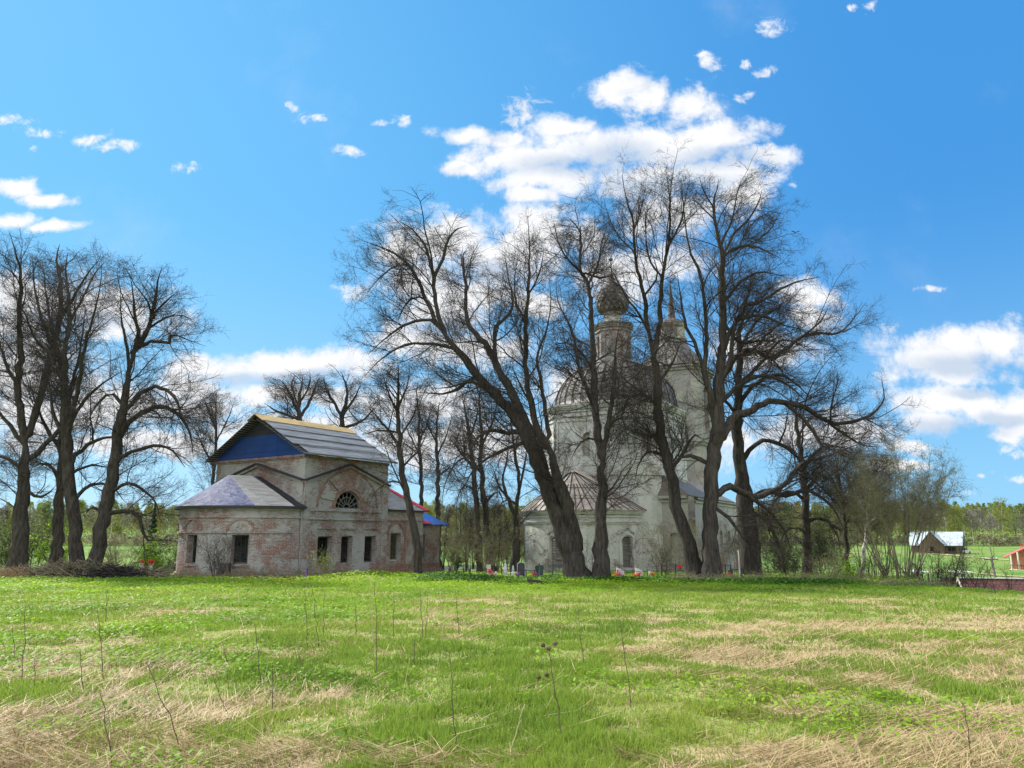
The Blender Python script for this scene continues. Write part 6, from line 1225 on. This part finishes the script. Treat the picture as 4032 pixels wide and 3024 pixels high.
def tiled_house():
    A0, A1 = at(3800, 2277, 62), at(4120, 2291, 60.5); root = empty('tiled_house', (A0[0] + 3, 60, -5.6), 'low house with maroon tiled roof showing above the right meadow edge', 'house')
    A1 = A1.copy(); e = A1 - A0; e[2] = 0; L = np.linalg.norm(e) ; e /= L; n = np.array([e[1], -e[0], 0]); n = n if n[1] < 0 else -n; Z = np.array([0, 0, 1.0]); rz = A0[2]; g = lambda a, b, z: np.array([A0[0], A0[1], 0]) + e * a + n * b + Z * z
    ez = rz - 2.1; mb = MB(); mb.slab([g(-.5, 2.6, ez), g(L, 2.6, ez), g(L, 0, rz), g(-.5, 0, rz)], .10); mb.slab([g(-.5, -2.6, ez), g(L, -2.6, ez), g(L, 0, rz), g(-.5, 0, rz)], .10); rf = mb.build('roof', M_TILE, root, uv=True)
    mb = MB()
    for s in (-1, 1): mb.beam(g(-.55, s * 2.65, ez - .05), g(-.55, 0, rz - .02), .06, .2)
    mb.build('verge_board', M_CREAM, rf); mb = MB(); mb.beam(g(-.5, 0, rz + .04), g(L, 0, rz + .04), .25, .08); mb.build('ridge_cap', MATS['white_stone'], rf)
    mb = MB(); mb.face([g(0, -2.3, -6.5), g(0, 2.3, -6.5), g(0, 2.3, ez + .25), g(0, 0, rz - .15), g(0, -2.3, ez + .25)]); mb.face([g(0, 2.3, -6.5), g(L, 2.3, -6.5), g(L, 2.3, ez + .2), g(0, 2.3, ez + .2)]); mb.face([g(0, -2.3, -6.5), g(L, -2.3, -6.5), g(L, -2.3, ez + .2), g(0, -2.3, ez + .2)]); mb.build('wall', M_LOG, root, uv=True)
tiled_house()
def shed():
    a0, a1 = at(3722, 2300, 68), at(3792, 2300, 67); top = at(3760, 2280, 68)[2]; root = empty('wooden_shed', (a0[0] + .8, 68, -5.8), 'new yellow wooden shed behind the saplings, left of the maroon roof', 'shed'); ply = mat('new_plywood', rough=.7, build=sheet((.50, .34, .15), (.40, .26, .11), (.6, 5, 1)))
    x0, x1 = a0[0], a1[0]; mb = MB(); mb.face([(x0, 67.5, -6.6), (x1, 66.6, -6.6), (x1, 66.6, top), (x0, 67.5, top)]); mb.face([(x0, 67.5, -6.6), (x0 + 1.4, 71, -6.6), (x0 + 1.4, 71, top), (x0, 67.5, top)]); mb.face([(x1, 66.6, -6.6), (x1 + 1.4, 70, -6.6), (x1 + 1.4, 70, top), (x1, 66.6, top)]); mb.build('wall', ply, root, uv=True)
    MB().slab([(x0 - .2, 67.2, top + .05), (x1 + .2, 66.3, top + .05), (x1 + 1.6, 70.3, top + .02), (x0 + 1.2, 71.3, top + .02)], .1).build('roof', M_WOODB, root, uv=True)
shed()
for px, py, w, lb in ((3783, 2251, .8, 'pale flat topped shelter above the yellow shed'), (3610, 2250, .9, 'pale flat topped shelter half hidden behind the big willow')):
    q = at(px, py, 100); gz_ = tzf(q[0], q[1]); root = empty('shelter', (q[0], q[1], gz_), lb, 'shelter'); MB().box(q, [w, 0, 0], [0, 1.4, .05], [0, 0, .09]).build('roof', MATS['white_stone'], root)
    for sx in (-1, 1):
        for sy in (-1, 1): MB().beam((q[0] + sx * w * .9, q[1] + sy * 1.2, gz_ - .3), (q[0] + sx * w * .9, q[1] + sy * 1.2, q[2]), .12).build('post', M_WOODG, root, uv=True)
def red_roof_house():
    o = gpt(3966, 142); zz = lambda py: at(4000, py, 140)[2]; root = empty('brick_house', o, 'orange brick house with a bright red metal roof and balcony, cut by the picture edge', 'house')
    az = R(33); e = np.array([math.cos(az), -math.sin(az), 0]); n = np.array([math.sin(az), math.cos(az), 0]); W_ = 13.0; D_ = 10.0; base = np.array([o[0], o[1], 0])
    g = lambda a, b, z: base + e * a + n * b + np.array([0, 0, z])
    ze, zr, zb, zl = zz(2186), zz(2186) + 3.3, o[2] - 1, zz(2246); ov = .9; xr = W_ / 2; sl = (zr - ze) / xr
    mb = MB(); mb.face([g(0, 0, zb), g(W_, 0, zb), g(W_, 0, ze), g(xr, 0, zr - .2), g(0, 0, ze)]); mb.face([g(0, 0, zb), g(0, D_, zb), g(0, D_, ze), g(0, 0, ze)]); mb.face([g(W_, 0, zb), g(W_, D_, zb), g(W_, D_, ze), g(W_, 0, ze)]); mb.build('wall', M_OBRICK, root)
    mb = MB(); mb.slab([g(-ov, -1.8, ze - sl * ov), g(-ov, D_, ze - sl * ov), g(xr, D_, zr), g(xr, -1.8, zr)], .12); mb.slab([g(W_ + ov, -1.8, ze - sl * ov), g(W_ + ov, D_, ze - sl * ov), g(xr, D_, zr), g(xr, -1.8, zr)], .12); rf = mb.build('roof', M_PINK, root)
    mb = MB()
    for i in range(7): mb.beam(g(2.0 + .3 * i, 3, ze + .6), g(2.0 + .3 * i, 3, ze + 2.0), .06)
    mb.beam(g(2, 3, ze + 2.0), g(4.6, 3, ze + 2.0), .08); mb.build('roof_railing', M_PINK, rf)
    mb = MB(); mb.box(g(W_ / 2, -1.0, zl), e * (W_ / 2 + .2), n * 1.0, [0, 0, .14]); mb.box(g(W_ / 2, -1.0, zl - .34), e * (W_ / 2 + .3), n * 1.05, [0, 0, .18]); bl = mb.build('balcony', M_CREAM, root)
    mb = MB(); mb.beam(g(0, -1.9, zl + .95), g(W_, -1.9, zl + .95), .07)
    for i in range(40): mb.beam(g(W_ * i / 39, -1.9, zl), g(W_ * i / 39, -1.9, zl + .95), .035)
    mb.build('railing', M_IRON, bl)
    for a in (.2, 1.3): MB().beam(g(a, -1.8, zl), g(a, -1.8, ze + sl * a - .1), .2).build('balcony_post', M_CREAM, root)
    MB().beam(g(2.6, -1.7, zb), g(2.3, -1.7, zl - .4), .35).build('support', MATS['white_stone'], root)
    for a in (3.2, 6.5): fr = MB().box(g(a, -.04, zl + 1.25), e * .75, n * .05, [0, 0, .75]).build('window', M_CREAM, root); MB().box(g(a, -.10, zl + 1.25), e * .65, n * .02, [0, 0, .65]).build('pane', M_BSTONE, fr)
red_roof_house()
def pole(px, top, Y, lean, label, arm=True):
    b = gpt(px + lean, Y); t_ = at(px, top, Y); root = empty('utility_pole', b, label, 'utility pole'); MB().tube([b - [0, 0, .5], t_], [.13, .10], 8).build('shaft', M_OLDW, root, True)
    if arm: MB().beam(t_ + [-.65, 0, -.25], t_ + [.65, .1, -.22], .09).build('crossarm', M_OLDW, root)
    for s in (-1, 1) if arm else (0,): MB().lathe(t_ + [s * .5, 0, -.2 if arm else 0], [(.04, 0), (.06, .08), (.03, .14), (.0, .16)], 8).build('insulator', MATS['white_stone'], root)
pole(3902, 2192, 70, 12, 'leaning grey utility pole with crossarm before the maroon roof'); pole(3893, 2128, 190, 6, 'thin far utility pole rising above the near one', False)
q = at(3132, 915, 62); root = empty('bird', q, 'dark bird flying in the blue sky right of the tallest lime', 'bird'); bm_ = mat('bird_feather', (.12, .12, .13), .8)
MB().lathe(q, [(.001, -.14), (.03, -.11), (.05, -.03), (.05, .05), (.035, .11), (.02, .15), (.001, .19)], 10).build('body', bm_, root, True).rotation_euler = (R(70), 0, R(60))
for s in (-1, 1): mb = MB(); mb.slab([q + [s * .02, -.05, .03], q + [s * .02, .09, .03], q + [s * .24, .06, .16], q + [s * .42, -.04, .10], q + [s * .22, -.06, .13]], .012); mb.build('wing', bm_, root)
